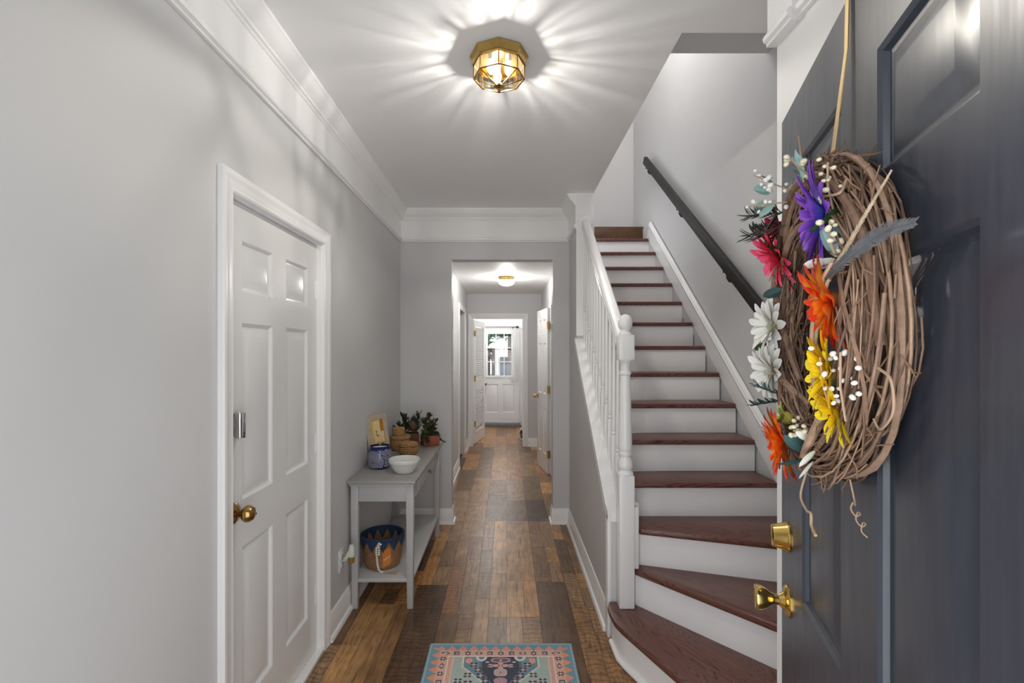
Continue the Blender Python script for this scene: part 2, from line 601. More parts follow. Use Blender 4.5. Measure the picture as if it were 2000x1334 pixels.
# main ceiling with the stairwell opening
w = slab(MB(), [-1.05, 1.62], [0.2, 4.21], [(0.667, 1.7, 1.81, 4.3)], CEIL, CEIL + 0.30, FZ)
struct(w, 'ceiling', M_ceil)
# hall
HX0, HX1, HC = -0.61, 0.54, 2.37
w = slab(MB(), [4.21, 7.52], [0, HC + 0.1], [(6.10, 6.90, -1, 2.04)], HX0 - 0.12, HX0, FX)
struct(w, 'wall_hall_left', M_wall)
w = slab(MB(), [4.21, 7.52], [0, HC + 0.1], [(5.05, 5.665, -1, 2.04)], HX1, HX1 + 0.12, FX)
struct(w, 'wall_hall_right', M_wall)
w = slab(MB(), [HX0 - 0.6, HX1 + 0.5], [0, HC + 0.1], [(-0.53, 0.265, -1, 2.0)], 7.40, 7.52, FY)
struct(w, 'wall_hall_back', M_wall)
w = slab(MB(), [-1.4, 0.66], [4.21, 9.9], [], HC, HC + 0.1, FZ)
struct(w, 'ceiling_hall', M_ceil)
# closet behind the folded-back door, side room stub, laundry room
w = MB()
slab(w, [4.95, 5.75], [0, HC], [], 1.15, 1.2, FX)
struct(w, 'wall_closet_right', M_wall)
struct(slab(MB(), [HX1 + 0.12, 1.2], [0, HC], [], 4.90, 4.95, FY), 'wall_closet_front', M_wall)
struct(slab(MB(), [HX1 + 0.12, 1.2], [0, HC], [], 5.75, 5.80, FY), 'wall_closet_back', M_wall)
struct(slab(MB(), [6.0, 7.0], [0, HC], [], -1.25, -1.2, FX), 'wall_side_room', M_wall)
struct(slab(MB(), [-1.25, HX0 - 0.12], [0, HC], [], 6.0, 6.05, FY), 'wall_side_room_front', M_wall)
struct(slab(MB(), [-1.25, HX0 - 0.12], [0, HC], [], 6.95, 7.0, FY), 'wall_side_room_back', M_wall)
struct(slab(MB(), [7.52, 9.6], [0, HC], [], 0.33, 0.43, FX), 'wall_laundry_right', M_trim)
struct(slab(MB(), [7.52, 9.6], [0, HC], [], -1.3, -1.2, FX), 'wall_laundry_left', M_wall)
DX0, DX1, DY, DZ0, DZ1 = -0.50, 0.255, 9.42, 0.085, 1.985
w = slab(MB(), [-1.3, 0.43], [0, HC], [(DX0 - 0.01, DX1 + 0.01, -1, DZ1 + 0.012)], 9.47, 9.6, FY)
struct(w, 'wall_laundry_back', M_trim)

# ------------------------------------------------------------------ trim
CROWN = [(0, 0), (0.072, 0), (0.072, -0.012), (0.064, -0.020), (0.060, -0.032), (0.050, -0.046), (0.036, -0.060), (0.026, -0.068), (0.026, -0.078), (0.016, -0.082),
         (0.016, -0.090), (0.009, -0.094), (0.009, -0.232), (0.018, -0.236), (0.024, -0.246), (0.022, -0.258), (0.012, -0.264), (0.012, -0.272), (0, -0.272)]
t_no = [0]
def trim(mb, m=M_trim, **props):
    t_no[0] += 1
    return struct(mb, 'trim_%d' % t_no[0], m, **props)
trim(moulding(MB(), CROWN, (-0.91, 0.2, CEIL), (-0.91, 4.09, CEIL), (1, 0, 0), 0, -1))
trim(moulding(MB(), CROWN, (-0.91, 4.09, CEIL), (0.54, 4.09, CEIL), (0, -1, 0), 1, -1))
trim(moulding(MB(), CROWN, (0.54, 4.09, CEIL), (0.54, 3.65, CEIL), (-1, 0, 0), 1, 0))
trim(moulding(MB(), CROWN, (0.83, 0.2, CEIL), (0.83, 1.46, CEIL), (-1, 0, 0), 0, 0))
# pilaster-like block at the wall's end that carries a deeper stretch of the crown
trim(moulding(MB(), [(d + 0.018, h - 0.004) for d, h in CROWN[1:-1]] + [(0.0, -0.276), (0.0, -0.004)], (0.83, 1.34, CEIL), (0.83, 1.465, CEIL), (-1, 0, 0), 0, 0))
BASE = [(0, 0), (0.030, 0), (0.030, 0.010), (0.024, 0.020), (0.015, 0.022), (0.015, 0.098), (0.010, 0.108), (0.010, 0.116), (0.004, 0.128), (0, 0.130)]
b_side = {}
def baseboard(side, A, B, n, m0=0, m1=0):
    return struct(moulding(MB(), BASE, A, B, n, m0, m1), 'baseboard_' + side, M_trim)
baseboard('left', (-0.91, 2.415, 0), (-0.91, 4.09, 0), (1, 0, 0), 0, -1)
baseboard('back_left', (-0.91, 4.09, 0), (-0.47, 4.09, 0), (0, -1, 0), 1, 1)
baseboard('opening_left', (-0.47, 4.09, 0), (-0.47, 4.21, 0), (1, 0, 0), -1, 0)
baseboard('back_right', (0.40, 4.09, 0), (0.54, 4.09, 0), (0, -1, 0), -1, -1)
baseboard('opening_right', (0.40, 4.21, 0), (0.40, 4.09, 0), (-1, 0, 0), 0, 1)
baseboard('stair', (0.54, 4.09, 0), (0.54, 2.515, 0), (-1, 0, 0), 1, 0)
baseboard('hall_left', (HX0, 4.21, 0), (HX0, 6.03, 0), (1, 0, 0))
baseboard('hall_left_far', (HX0, 6.97, 0), (HX0, 7.40, 0), (1, 0, 0))
baseboard('hall_right', (HX1, 5.80, 0), (HX1, 7.40, 0), (-1, 0, 0))
baseboard('hall_back', (0.335, 7.40, 0), (HX1, 7.40, 0), (0, -1, 0))
baseboard('laundry_right', (0.33, 7.52, 0), (0.33, 9.47, 0), (-1, 0, 0))

CAS = [(0, 0), (0.010, 0), (0.014, 0.006), (0.013, 0.018), (0.016, 0.026), (0.018, 0.044), (0.021, 0.050), (0.021, 0.064), (0.016, 0.068), (0, 0.068)]
def casing(A0, A1, ztop, n, along, m=M_trim):
    """door casing on a wall with normal n, from jamb A0 to A1 (points on the floor), mitred at the head"""
    A0, A1, n = Vector(A0), Vector(A1), Vector(n)
    t = (A1 - A0).normalized()
    mb = MB()
    def leg(A, out):
        k = len(CAS)
        vs = [A + n * d + out * h for d, h in CAS] + [A + n * d + out * h + Vector((0, 0, ztop + h)) for d, h in CAS]
        fs = [(i, (i + 1) % k, (i + 1) % k + k, i + k) for i in range(k)] + [tuple(range(k - 1, -1, -1)), tuple(range(k, 2 * k))]
        mb.add(vs, fs)
    leg(A0, -t); leg(A1, t)
    k = len(CAS)
    vs = [A0 + n * d - t * h + Vector((0, 0, ztop + h)) for d, h in CAS] + [A1 + n * d + t * h + Vector((0, 0, ztop + h)) for d, h in CAS]
    fs = [(i, (i + 1) % k, (i + 1) % k + k, i + k) for i in range(k)] + [tuple(range(k - 1, -1, -1)), tuple(range(k, 2 * k))]
    mb.add(vs, fs)
    bm = bmesh.new()
    bv = [bm.verts.new(p) for p in mb.v]
    for f in mb.f: bm.faces.new([bv[i] for i in f])
    bmesh.ops.recalc_face_normals(bm, faces=bm.faces[:])
    bm.verts.index_update()
    m2 = MB(); m2.add([v.co.copy() for v in bm.verts], [[v.index for v in f.verts] for f in bm.faces]); bm.free()
    return trim(m2, m)
def jamb(y0, y1, x0, x1, ztop, th=0.014):
    m = MB()
    slab(m, [y0, y1], [0, ztop], [(y0 + th, y1 - th, -1, ztop - th)], x0, x1, FX)
    return m
casing((-0.91, 1.568, 0), (-0.91, 2.347, 0), 2.005, (1, 0, 0), None)
trim(jamb(1.56, 2.355, -1.05, -0.91, 2.013))
trim(MB().box(-1.02, -0.895, 1.574, 2.341, 0, 0.022, 0.004))          # white threshold of the closet door
casing((HX0, 6.10, 0), (HX0, 6.90, 0), 2.03, (1, 0, 0), None)
casing((HX1, 5.05, 0), (HX1, 5.665, 0), 2.03, (-1, 0, 0), None)
casing((-0.53, 7.40, 0), (0.265, 7.40, 0), 1.995, (0, -1, 0), None)
m = slab(MB(), [-0.53, 0.265], [0, 2.0], [(-0.516, 0.251, -1, 1.986)], 7.40, 7.52, FY)
trim(m)
casing((DX0, 9.47, 0), (DX1, 9.47, 0), DZ1, (0, -1, 0), None)
trim(MB().box(DX0 - 0.02, DX1 + 0.02, 9.30, 9.60, 0.0, 0.075, 0.004), M_sill)      # raised grey threshold at the back door
# stair wall: white end board, sloped cap and moulding
trim(MB().box(0.535, 0.672, 3.640, 3.652, nos(3.65), CEIL, 0.001))
cap = MB()
cap.prism([(0.522, 2.457, 0.60), (0.522, 2.52, nos(2.52) - 0.050), (0.522, 3.64, nos(3.64) - 0.045), (0.522, 3.64, nos(3.64) - 0.012), (0.522, 2.52, nos(2.52) - 0.012), (0.522, 2.457, 0.655)], (0.150, 0, 0))
trim(cap)
d = Vector((0, 1, 0.8017)).normalized()
upv = Vector((0, -d.z, d.y))
m = moulding(MB(), [(0, -0.075), (0.006, -0.075), (0.009, -0.066), (0.008, -0.03), (0.013, -0.022), (0.015, -0.004), (0.012, 0.0), (0, 0.0)],
             (0.54, 2.52, nos(2.52) - 0.045), (0.54, 3.65, nos(3.65) - 0.045), (-1, 0, 0), 0, 0, upv)
trim(m)
trim(MB().box(0.522, 0.541, 2.458, 2.515, 0.0, 0.63, 0.003))

# ------------------------------------------------------------------ doors
def raised_panel(mb, x0, x1, z0, z1, th, deep=1.0):
    """moulded raised panel filling an opening; front at y=0 facing -y, back at y=th"""
    prof = [(0.0, 0.0), (0.006, 0.004), (0.010, 0.010), (0.016, 0.011), (0.020, 0.0105), (0.046, 0.0035), (0.049, 0.003)]
    rings = []
    for side in (0, 1):
        rs = []
        for ins, dep in prof:
            dep = dep * deep
            y = dep if side == 0 else th - dep
            rs.append([(x0 + ins, y, z0 + ins), (x1 - ins, y, z0 + ins), (x1 - ins, y, z1 - ins), (x0 + ins, y, z1 - ins)])
        vs = [p for r in rs for p in r]
        fs = []
        for i in range(len(rs) - 1):
            for k in range(4):
                a, b = i * 4 + k, i * 4 + (k + 1) % 4
                fs.append((a, b, b + 4, a + 4))
        fs.append(tuple(range((len(rs) - 1) * 4, len(rs) * 4)))
        if side: fs = [f[::-1] for f in fs]
        mb.add(vs, fs)
    return mb

def door_leaf(r, w, h, th, panels, m, z0=0.008, deep=1.0):
    holes = [(a, b, c, d) for a, b, c, d in panels]
    s = slab(MB(), [0, w], [z0, h], holes, 0, th, FY)
    s.build('slab', m, r, smooth=0)
    for a, b, c, d in panels:
        raised_panel(MB(), a, b, c, d, th, deep).build('panel', m, r, smooth=20)

def six_panels(w, sl=0.11, mid=0.10, rows=((0.225, 0.79), (0.955, 1.58), (1.69, 1.87))):
    pw = (w - 2 * sl - mid) / 2
    return [(x, x + pw, a, b) for x in (sl, sl + pw + mid) for a, b in rows]

def knob_round(parent, loc, axis, m, s=1.0, finial=True):
    """round door knob with rosette: rosette is a sub-part"""
    k = MB().lathe([(0.012 * s, 0.012 * s), (0.011 * s, 0.022 * s), (0.014 * s, 0.030 * s), (0.024 * s, 0.036 * s), (0.029 * s, 0.046 * s), (0.028 * s, 0.056 * s), (0.021 * s, 0.066 * s), (0.010 * s, 0.070 * s)]
                   + ([(0.005 * s, 0.071 * s), (0.005 * s, 0.077 * s), (0.002, 0.079 * s)] if finial else []), 24, loc, axis).build('door_knob', m, parent)
    MB().lathe([(0.036 * s, 0.0), (0.036 * s, 0.003 * s), (0.030 * s, 0.009 * s), (0.016 * s, 0.014 * s), (0.012 * s, 0.016 * s)], 28, loc, axis).build('rosette', m, k)
    return k

# closet door in the left wall
d2 = root('door_1', (-0.932, 1.575, 0), PI / 2, kind='structure', label='white six-panel closet door with a brass knob and chrome lock box in the long wall', category='door')
door_leaf(d2, 0.765, 1.997, 0.035, six_panels(0.765, 0.105, 0.118), M_door, 0.026)
knob_round(d2, (0.052, 0, 0.925), (0, -1, 0), M_brass_dk, 1.0)
lk = MB().box(0.022, 0.078, -0.012, 0.0, 1.190, 1.272, 0.003).build('lock_plate', M_chrome, d2)
MB().prism([(0.034, -0.012, 1.184), (0.070, -0.012, 1.184), (0.066, -0.034, 1.184), (0.054, -0.040, 1.184), (0.040, -0.030, 1.184)], (0, 0, 0.086), 0.002).build('lock_bolt', M_chrome, lk)
for z in (1.78, 1.03, 0.29):
    hg = MB().tube([(0.775, -0.006, z - 0.045), (0.775, -0.006, z + 0.045)], 0.0065, 10).build('hinge', M_trim, d2)
    MB().box(0.742, 0.7655, -0.002, 0.001, z - 0.045, z + 0.045).build('hinge_leaf', M_trim, hg)
    MB().tube([(0.775, -0.006, z - 0.053), (0.775, -0.006, z - 0.045)], 0.004, 8).tube([(0.775, -0.006, z + 0.045), (0.775, -0.006, z + 0.053)], 0.004, 8).build('hinge_pin', M_trim, hg)

# front door standing open
FD_R = math.atan2(-0.951, -0.311)
FD_O = Vector((0.677, 1.170, 0.0))
front = root('door_2', FD_O, FD_R, kind='structure', label='open dark navy six-panel front door with brass knob and deadbolt', category='door')
FW = 0.93
fp = [(x0, x1, a, b) for x0, x1 in ((0.178, 0.405), (0.545, 0.767)) for a, b in ((0.22, 0.795), (0.950, 1.605), (1.72, 1.893))]
door_leaf(front, FW, 2.04, 0.044, fp, M_navy, 0.012, 1.1)
kn = MB().lathe([(0.011, 0.010), (0.0115, 0.028), (0.014, 0.036), (0.022, 0.046), (0.0265, 0.056), (0.0285, 0.066), (0.0275, 0.069), (0.018, 0.067), (0.004, 0.066)], 28, (0.062, 0, 0.897), (0, -1, 0)).build('door_knob', M_brass, front)
MB().lathe([(0.036, 0), (0.036, 0.003), (0.033, 0.006), (0.020, 0.010), (0.012, 0.020), (0.010, 0.022)], 32, (0.062, 0, 0.897), (0, -1, 0)).build('rosette', M_brass, kn)
db = MB().lathe([(0.034, 0), (0.0345, 0.003), (0.031, 0.008), (0.025, 0.032), (0.0235, 0.034), (0.020, 0.0325), (0.002, 0.0325)], 32, (0.062, 0, 1.047), (0, -1, 0)).build('deadbolt', M_brass, front)
MB().box(0.0608, 0.0632, -0.0335, -0.0328, 1.039, 1.055).build('keyhole', M_dark, db)

# closet door folded back in the hall
rz = math.atan2(-0.540, 0.085)     # local x from the free edge to the hinge edge
cdoor = root('door_3', (0.405, 6.235, 0), rz, kind='structure', label='white six-panel hall door standing open on three gold hinges', category='door')
door_leaf(cdoor, 0.555, 2.0, 0.035, six_panels(0.555, 0.085, 0.085), M_door, 0.012)
knob_round(cdoor, (0.05, 0, 0.905), (0, -1, 0), M_brass, 0.9, False)
for z in (1.79, 1.02, 0.245):
    hg = MB().tube([(0.561, 0.0, z - 0.045), (0.561, 0.0, z + 0.045)], 0.0075, 10).build('hinge', M_brass, cdoor)
    MB().box(0.5555, 0.5575, 0.0, 0.033, z - 0.045, z + 0.045).build('hinge_leaf', M_brass, hg)
    MB().box(0.528, 0.5575, -0.0035, 0.0, z - 0.045, z + 0.045).box(0.5555, 0.595, -0.003, 0.0, z - 0.045, z + 0.045).build('hinge_leaf', M_brass, hg)

# louvred door, opening into the laundry room
LW = 0.74
ld = root('door_4', (-0.508, 7.535, 0), math.radians(79.5), kind='structure', label='white louvred door opened beside the far doorway', category='door')
slab(MB(), [0, LW], [0.012, 1.975], [(0.085, LW - 0.085, 0.19, 0.885), (0.085, LW - 0.085, 1.02, 1.885)], 0, 0.032, FY).build('door_frame', M_trim, ld, smooth=0)
sm = MB().prism([(0.080, 0.004, 0.006), (0.080, 0.028, -0.026), (0.080, 0.0315, -0.022), (0.080, 0.0075, 0.010)], (LW - 0.16, 0, 0)).mesh('slat', M_trim, 0)
for z0, z1 in ((0.20, 0.885), (1.03, 1.885)):
    z = z0 + 0.02
    while z < z1:
        link_mesh('slat', sm, ld, Matrix.Translation((0, 0, z)))
        z += 0.0335
for z in (1.76, 1.05, 0.33):
    hg = MB().tube([(-0.004, -0.010, z - 0.045), (-0.004, -0.010, z + 0.045)], 0.008, 10).build('hinge', M_brass, ld)
    MB().box(-0.004, 0.012, -0.004, 0.0, z - 0.045, z + 0.045).box(-0.010, -0.004, -0.030, 0.0, z - 0.045, z + 0.045).build('hinge_leaf', M_brass, hg)

# back door with a nine-pane window
bd = root('door_5', (DX0, DY, 0), 0, kind='structure', label='white back door with nine window panes above two panels', category='door')
bw = DX1 - DX0
wx0, wx1, wz0, wz1 = 0.120, bw - 0.125, 0.985, 1.835
lowp = [(0.10, 0.335, 0.27, 0.83), (bw - 0.335, bw - 0.10, 0.27, 0.83)]
slab(MB(), [0, bw], [DZ0, DZ1], [(wx0, wx1, wz0, wz1)] + lowp, 0, 0.044, FY).build('slab', M_door, bd, smooth=0)
for p in lowp:
    raised_panel(MB(), *p, 0.044).build('panel', M_door, bd, smooth=20)
wf = slab(MB(), [wx0 - 0.025, wx1 + 0.025], [wz0 - 0.025, wz1 + 0.025], [(wx0 + 0.012, wx1 - 0.012, wz0 + 0.012, wz1 - 0.012)], -0.012, 0.054, FY).build('window_frame', M_trim, bd, smooth=0)
cw, ch = (wx1 - wx0 - 0.024) / 3, (wz1 - wz0 - 0.024) / 3
for k in (1, 2):
    x = wx0 + 0.012 + cw * k
    MB().box(x - 0.009, x + 0.009, 0.008, 0.034, wz0 + 0.010, wz1 - 0.010).build('muntin', M_trim, wf)
    z = wz0 + 0.012 + ch * k
    MB().box(wx0 + 0.010, wx1 - 0.010, 0.010, 0.032, z - 0.009, z + 0.009).build('muntin', M_trim, wf)
for i in range(3):
    for j in range(3):
        x = wx0 + 0.012 + cw * i; z = wz0 + 0.012 + ch * j
        MB().box(x + 0.009, x + cw - 0.009, 0.019, 0.023, z + 0.009, z + ch - 0.009).build('pane', M_glass, bd)
knob_round(bd, (0.085, 0, 0.835), (0, -1, 0), M_brass_dk, 0.85, False)
# ------------------------------------------------------------------ staircase
st = root('staircase', (1.09, 2.0, 0), 0, label='white staircase with dark brown oak treads winding up from the hall', category='staircase')
RISE, RUN = 0.19, 0.237
def tread(poly, z, nosing_bev=0.007):
    MB().prism([(x, y, z - 0.03) for x, y in poly], (0, 0, 0.03), nosing_bev, 2).build('tread', M_tread, st, world=True)
def tread_local(poly, z, ang, m=None):
    """tread whose object axes follow its own grain"""
    c = Vector((sum(p[0] for p in poly) / len(poly), sum(p[1] for p in poly) / len(poly), z))
    R = Matrix.Rotation(ang, 4, 'Z')
    mb = MB().prism([(x, y, z - 0.03) for x, y in poly], (0, 0, 0.03), 0.007, 2)
    T = Matrix.Translation(c) @ R
    mb.xf(T.inverted())
    o = mb.build('tread', m or M_tread, st)
    o.matrix_basis = wm(st).inverted() @ T
    return o
def riser(pts, z0, z1, th=0.016):
    """upright board following plan points pts"""
    mb = MB()
    n = len(pts)
    vs, fs = [], []
    off = []
    for i in range(n):
        a = Vector(pts[max(i - 1, 0)] + (0,)); b = Vector(pts[min(i + 1, n - 1)] + (0,))
        t = (b - a).normalized()
        off.append(Vector((-t.y, t.x, 0)) * th)
    for i, p in enumerate(pts):
        P = Vector(p + (0,))
        for q in (P, P + off[i]):
            vs += [(q.x, q.y, z0), (q.x, q.y, z1)]
    for i in range(n - 1):
        a, b = i * 4, (i + 1) * 4
        fs += [(a, b, b + 1, a + 1), (a + 2, a + 3, b + 3, b + 2), (a + 1, b + 1, b + 3, a + 3), (a, a + 2, b + 2, b)]
    fs += [(0, 1, 3, 2), ((n - 1) * 4, (n - 1) * 4 + 2, (n - 1) * 4 + 3, (n - 1) * 4 + 1)]
    mb.add(vs, fs)
    mb.build('riser', M_riser, st, world=True, smooth=25)
yn = lambda k: 2.842 + RUN * (k - 5)
# straight flight
for k in range(4, 15):
    y0 = yn(k)
    tread_local([(0.674, y0), (1.494, y0), (1.494, y0 + RUN + 0.02), (0.674, y0 + RUN + 0.02)], RISE * k, 0)
    riser([(0.674, y0 + 0.024), (1.495, y0 + 0.024)], RISE * (k - 1), RISE * k - 0.03)
riser_top = MB().box(0.674, 1.495, 5.215, 5.235, RISE * 14 - 0.03, RISE * 15 - 0.02, 0.003).build('riser', M_tread_dark, st, world=True, label='stained brown riser at the top of the flight')
# three winders
tread_local([(0.674, 2.455), (0.684, 2.436), (1.506, 2.182), (1.506, 2.65), (0.674, 2.65)], 0.57, math.radians(-10))
riser([(0.674, 2.458), (1.498, 2.206)], 0.38, 0.54)
tread_local([(0.648, 2.44), (0.645, 2.412), (0.654, 2.394), (1.085, 1.907), (1.478, 1.465), (1.506, 1.465), (1.506, 2.25), (0.69, 2.47), (0.655, 2.452)], 0.38, math.radians(-40))
riser([(0.655, 2.425), (1.105, 1.918), (1.485, 1.487)], 0.19, 0.35)
tread_local([(0.512, 2.41), (0.510, 2.36), (0.516, 2.275), (0.535, 2.215), (0.690, 1.850), (0.853, 1.465), (1.50, 1.465), (1.10, 1.96), (0.66, 2.455), (0.53, 2.455)], 0.19, math.radians(-62))
riser([(0.535, 2.42), (0.541, 2.27), (0.560, 2.215), (0.714, 1.855), (0.876, 1.47)], 0.0, 0.16)
# white shoe moulding along the foot of the first riser
MB().tube([(0.53, 2.415, 0.012), (0.533, 2.27, 0.012), (0.553, 2.21, 0.012), (0.707, 1.85, 0.012), (0.868, 1.47, 0.012)], 0.012, 8).build('shoe_moulding', M_trim, st, world=True)
# small upright board between the newel and the second winder
MB().box(0.674, 0.686, 2.462, 2.50, 0.571, 0.69, 0.003).build('corner_board', M_trim, st, world=True)
MB().box(0.644, 0.669, 2.402, 2.430, 0.381, 0.69, 0.003).build('corner_board', M_trim, st, world=True)
# wall string with its raised cap moulding
nz = nos
MB().prism([(1.496, 2.30, 0.60), (1.496, 2.30, nz(2.30) + 0.16), (1.496, 4.98, nz(4.98) + 0.16), (1.496, 5.25, nz(4.98) + 0.16), (1.496, 5.25, 2.62), (1.496, 4.98, 2.40)], (0.013, 0, 0)).build('wall_string', M_wall, st, world=True, smooth=0)
SK = [(0, -0.10), (0.010, -0.10), (0.013, -0.09), (0.013, 0.02), (0.020, 0.028), (0.024, 0.044), (0.018, 0.054), (0.022, 0.064), (0.014, 0.076), (0, 0.078)]
mm = moulding(MB(), SK, (1.496, 2.20, nz(2.20) + 0.105), (1.496, 4.965, nz(4.965) + 0.105), (-1, 0, 0), 0, 0, upv)
mm.build('string_moulding', M_trim, st, world=True)

# ------------------------------------------------------------------ balustrade
bl = root('stair_balustrade', (0.603, 2.42, 0.19), 0, label='white turned balustrade with a ball-topped newel post on the lowest stair', category='balustrade')
NX, NY = 0.6035, 2.418
nw = MB()
nw.box(NX - 0.0385, NX + 0.0385, NY - 0.0385, NY + 0.0385, 0.1905, 0.855, 0.004)
nw.lathe([(0.040, 0.853), (0.041, 0.862), (0.036, 0.872), (0.030, 0.880), (0.037, 0.890), (0.038, 0.904), (0.036, 0.920), (0.029, 0.938), (0.026, 0.948), (0.033, 0.954), (0.034, 0.966),
          (0.030, 0.972), (0.034, 0.980), (0.0345, 1.00), (0.033, 1.10), (0.029, 1.24), (0.025, 1.355), (0.0245, 1.358), (0.030, 1.364), (0.030, 1.374), (0.0245, 1.380), (0.024, 1.410), (0.029, 1.425), (0.036, 1.432), (0.037, 1.438)], 24, (NX, NY, 0))
nw.box(NX - 0.0385, NX + 0.0385, NY - 0.0385, NY + 0.0385, 1.436, 1.562, 0.005)
nw.lathe([(0.030, 1.560), (0.034, 1.566), (0.030, 1.574), (0.022, 1.580), (0.021, 1.587), (0.028, 1.594), (0.0345, 1.608), (0.0365, 1.625), (0.034, 1.643), (0.027, 1.656), (0.015, 1.665), (0.002, 1.668)], 24, (NX, NY, 0))
nw.build('newel_post', M_white, bl, world=True)
RH = lambda y: nos(y) + 0.905            # top of the rail
hr = [(-0.030, -0.052), (0.030, -0.052), (0.030, -0.040), (0.025, -0.036), (0.031, -0.026), (0.032, -0.012), (0.024, -0.002), (0.0, 0.002), (-0.024, -0.002), (-0.032, -0.012), (-0.031, -0.026), (-0.025, -0.036), (-0.030, -0.040)]
m = moulding(MB(), hr, (NX, NY + 0.03, RH(NY + 0.03)), (NX, 3.652, RH(3.652)), (1, 0, 0), 0, 0, upv)
m.build('handrail', M_white, bl, world=True)
MB().lathe([(0.058, 0), (0.058, 0.008), (0.052, 0.014)], 24, (NX, 3.640, RH(3.640) - 0.03), (0, -1, 0)).build('rail_rosette', M_white, bl, world=True)
def baluster(y):
    z0 = nos(y) - 0.016; z1 = RH(y) - 0.056
    H = z1 - z0
    m = MB().box(-0.016, 0.016, -0.016, 0.016, -0.006, 0.20, 0.002)
    m.lathe([(0.0155, 0.198), (0.016, 0.206), (0.011, 0.214), (0.015, 0.222), (0.015, 0.230), (0.010, 0.237), (0.0145, 0.246), (0.015, 0.27), (0.0125, 0.42), (0.0095, H * 0.86), (0.009, H + 0.02)], 12)
    m.xf(Matrix.Translation((NX, y, z0)))
    m.build('baluster', M_white, bl, world=True)
for i in range(12):
    baluster(2.572 + 0.0965 * i)

# ------------------------------------------------------------------ dark handrail on the stair wall
wr = root('wall_handrail', (1.5, 3.8, 1.6), 0, label='straight black handrail on iron brackets along the stair wall', category='handrail')
ry = lambda y: 1.71 + 0.778 * (y - 2.64)
m = moulding(MB(), [(-0.019, -0.072), (0.019, -0.072), (0.019, 0.0), (-0.019, 0.0)], (1.445, 2.30, ry(2.30)), (1.445, 4.94, ry(4.94)), (1, 0, 0), 0, 0, upv)
MB().bevelled(m, 0.006, 2).build('rail', M_rail, wr, world=True)
for y in (4.86, 3.98, 3.12, 2.42):
    z = ry(y) - 0.075
    MB().tube([(1.510, y, z - 0.075), (1.485, y, z - 0.075), (1.46, y, z - 0.070), (1.447, y, z - 0.05), (1.445, y, z + 0.004)], 0.007, 8).lathe([(0.028, 0), (0.028, 0.004), (0.02, 0.008)], 16, (1.51, y, z - 0.075), (-1, 0, 0)).box(1.428, 1.462, y - 0.03, y + 0.03, z - 0.012, z + 0.004, 0.003).build('bracket', M_black, wr, world=True)

# ------------------------------------------------------------------ ceiling lantern
lt = root('ceiling_lantern', LANTERN, 0, label='octagonal brass and glass lantern fixed to the entrance ceiling', category='ceiling light')
O8 = PI / 8 + PI / 8
def octp(r, z):
    return [(r * math.cos(O8 + k * PI / 4), r * math.sin(O8 + k * PI / 4), z) for k in range(8)]
def ringmesh(rings):
    m = MB()
    m.add([p for r in rings for p in r], [(i * 8 + k, (i + 1) * 8 + k, (i + 1) * 8 + (k + 1) % 8, i * 8 + (k + 1) % 8) for i in range(len(rings) - 1) for k in range(8)])
    return m
bse = ringmesh([octp(r, z) for r, z in ((0.100, 0.0), (0.118, -0.0), (0.121, -0.004), (0.108, -0.032), (0.110, -0.036), (0.109, -0.042), (0.104, -0.044), (0.100, -0.040), (0.100, -0.003), (0.100, 0.0))])
bse.build('base_ring', mat('antique_brass', (0.46, 0.30, 0.095, 1), 0.16, 1.0, var=0.1, vscale=20), lt, smooth=0)
MB().prism(octp(0.099, -0.004), (0, 0, 0.003)).build('reflector_plate', M_brass_dk, lt, smooth=0)
zt, zm, zb = -0.038, -0.094, -0.124
R1, R2, R3 = 0.103, 0.103, 0.016
T, Mi, B = octp(R1, zt), octp(R2, zm), octp(R3, zb)
def pane(a, b, c, d, name='pane'):
    a, b, c, d = map(Vector, (a, b, c, d))
    n = (b - a).cross(d - a).normalized() * 0.003
    MB().add([a, b, c, d, a - n, b - n, c - n, d - n], [(0, 1, 2, 3), (7, 6, 5, 4), (0, 4, 5, 1), (1, 5, 6, 2), (2, 6, 7, 3), (3, 7, 4, 0)])
    m = MB(); m.add([a, b, c, d], [(0, 1, 2, 3)])
    return m.build(name, M_lower if name == 'lower_pane' else M_pane, lt, smooth=0)
for k in range(8):
    j = (k + 1) % 8
    pane(T[k], Mi[k], Mi[j], T[j])
    pane(Mi[k], B[k], B[j], Mi[j], 'lower_pane')
    MB().tube([T[k], Mi[k]], 0.0030, 6).build('rib', M_brass_dk, lt)
    MB().tube([Mi[k], B[k]], 0.0026, 6).build('rib', M_brass_dk, lt)
    MB().tube([Mi[k], Mi[j]], 0.0036, 6).build('rib', M_brass_dk, lt)
MB().lathe([(0.004, 0.004), (0.019, 0.003), (0.021, -0.003), (0.012, -0.008), (0.005, -0.010), (0.004, -0.014), (0.007, -0.018), (0.0065, -0.022), (0.002, -0.025)][::-1], 18, (0, 0, zb)).build('finial', M_brass_dk, lt)
for k in range(3):
    a = math.radians(100 + 120 * k)
    bx, by = 0.042 * math.cos(a), 0.042 * math.sin(a)
    so = MB().lathe([(0.013, -0.006), (0.013, -0.036), (0.010, -0.038)], 14, (bx, by, 0)).build('lamp_holder', M_white, lt)
    bu = MB().lathe([(0.009, -0.036), (0.013, -0.044), (0.0165, -0.056), (0.017, -0.066), (0.014, -0.078), (0.008, -0.088), (0.001, -0.093)], 16, (bx, by, 0)).build('bulb', M_bulb, lt)

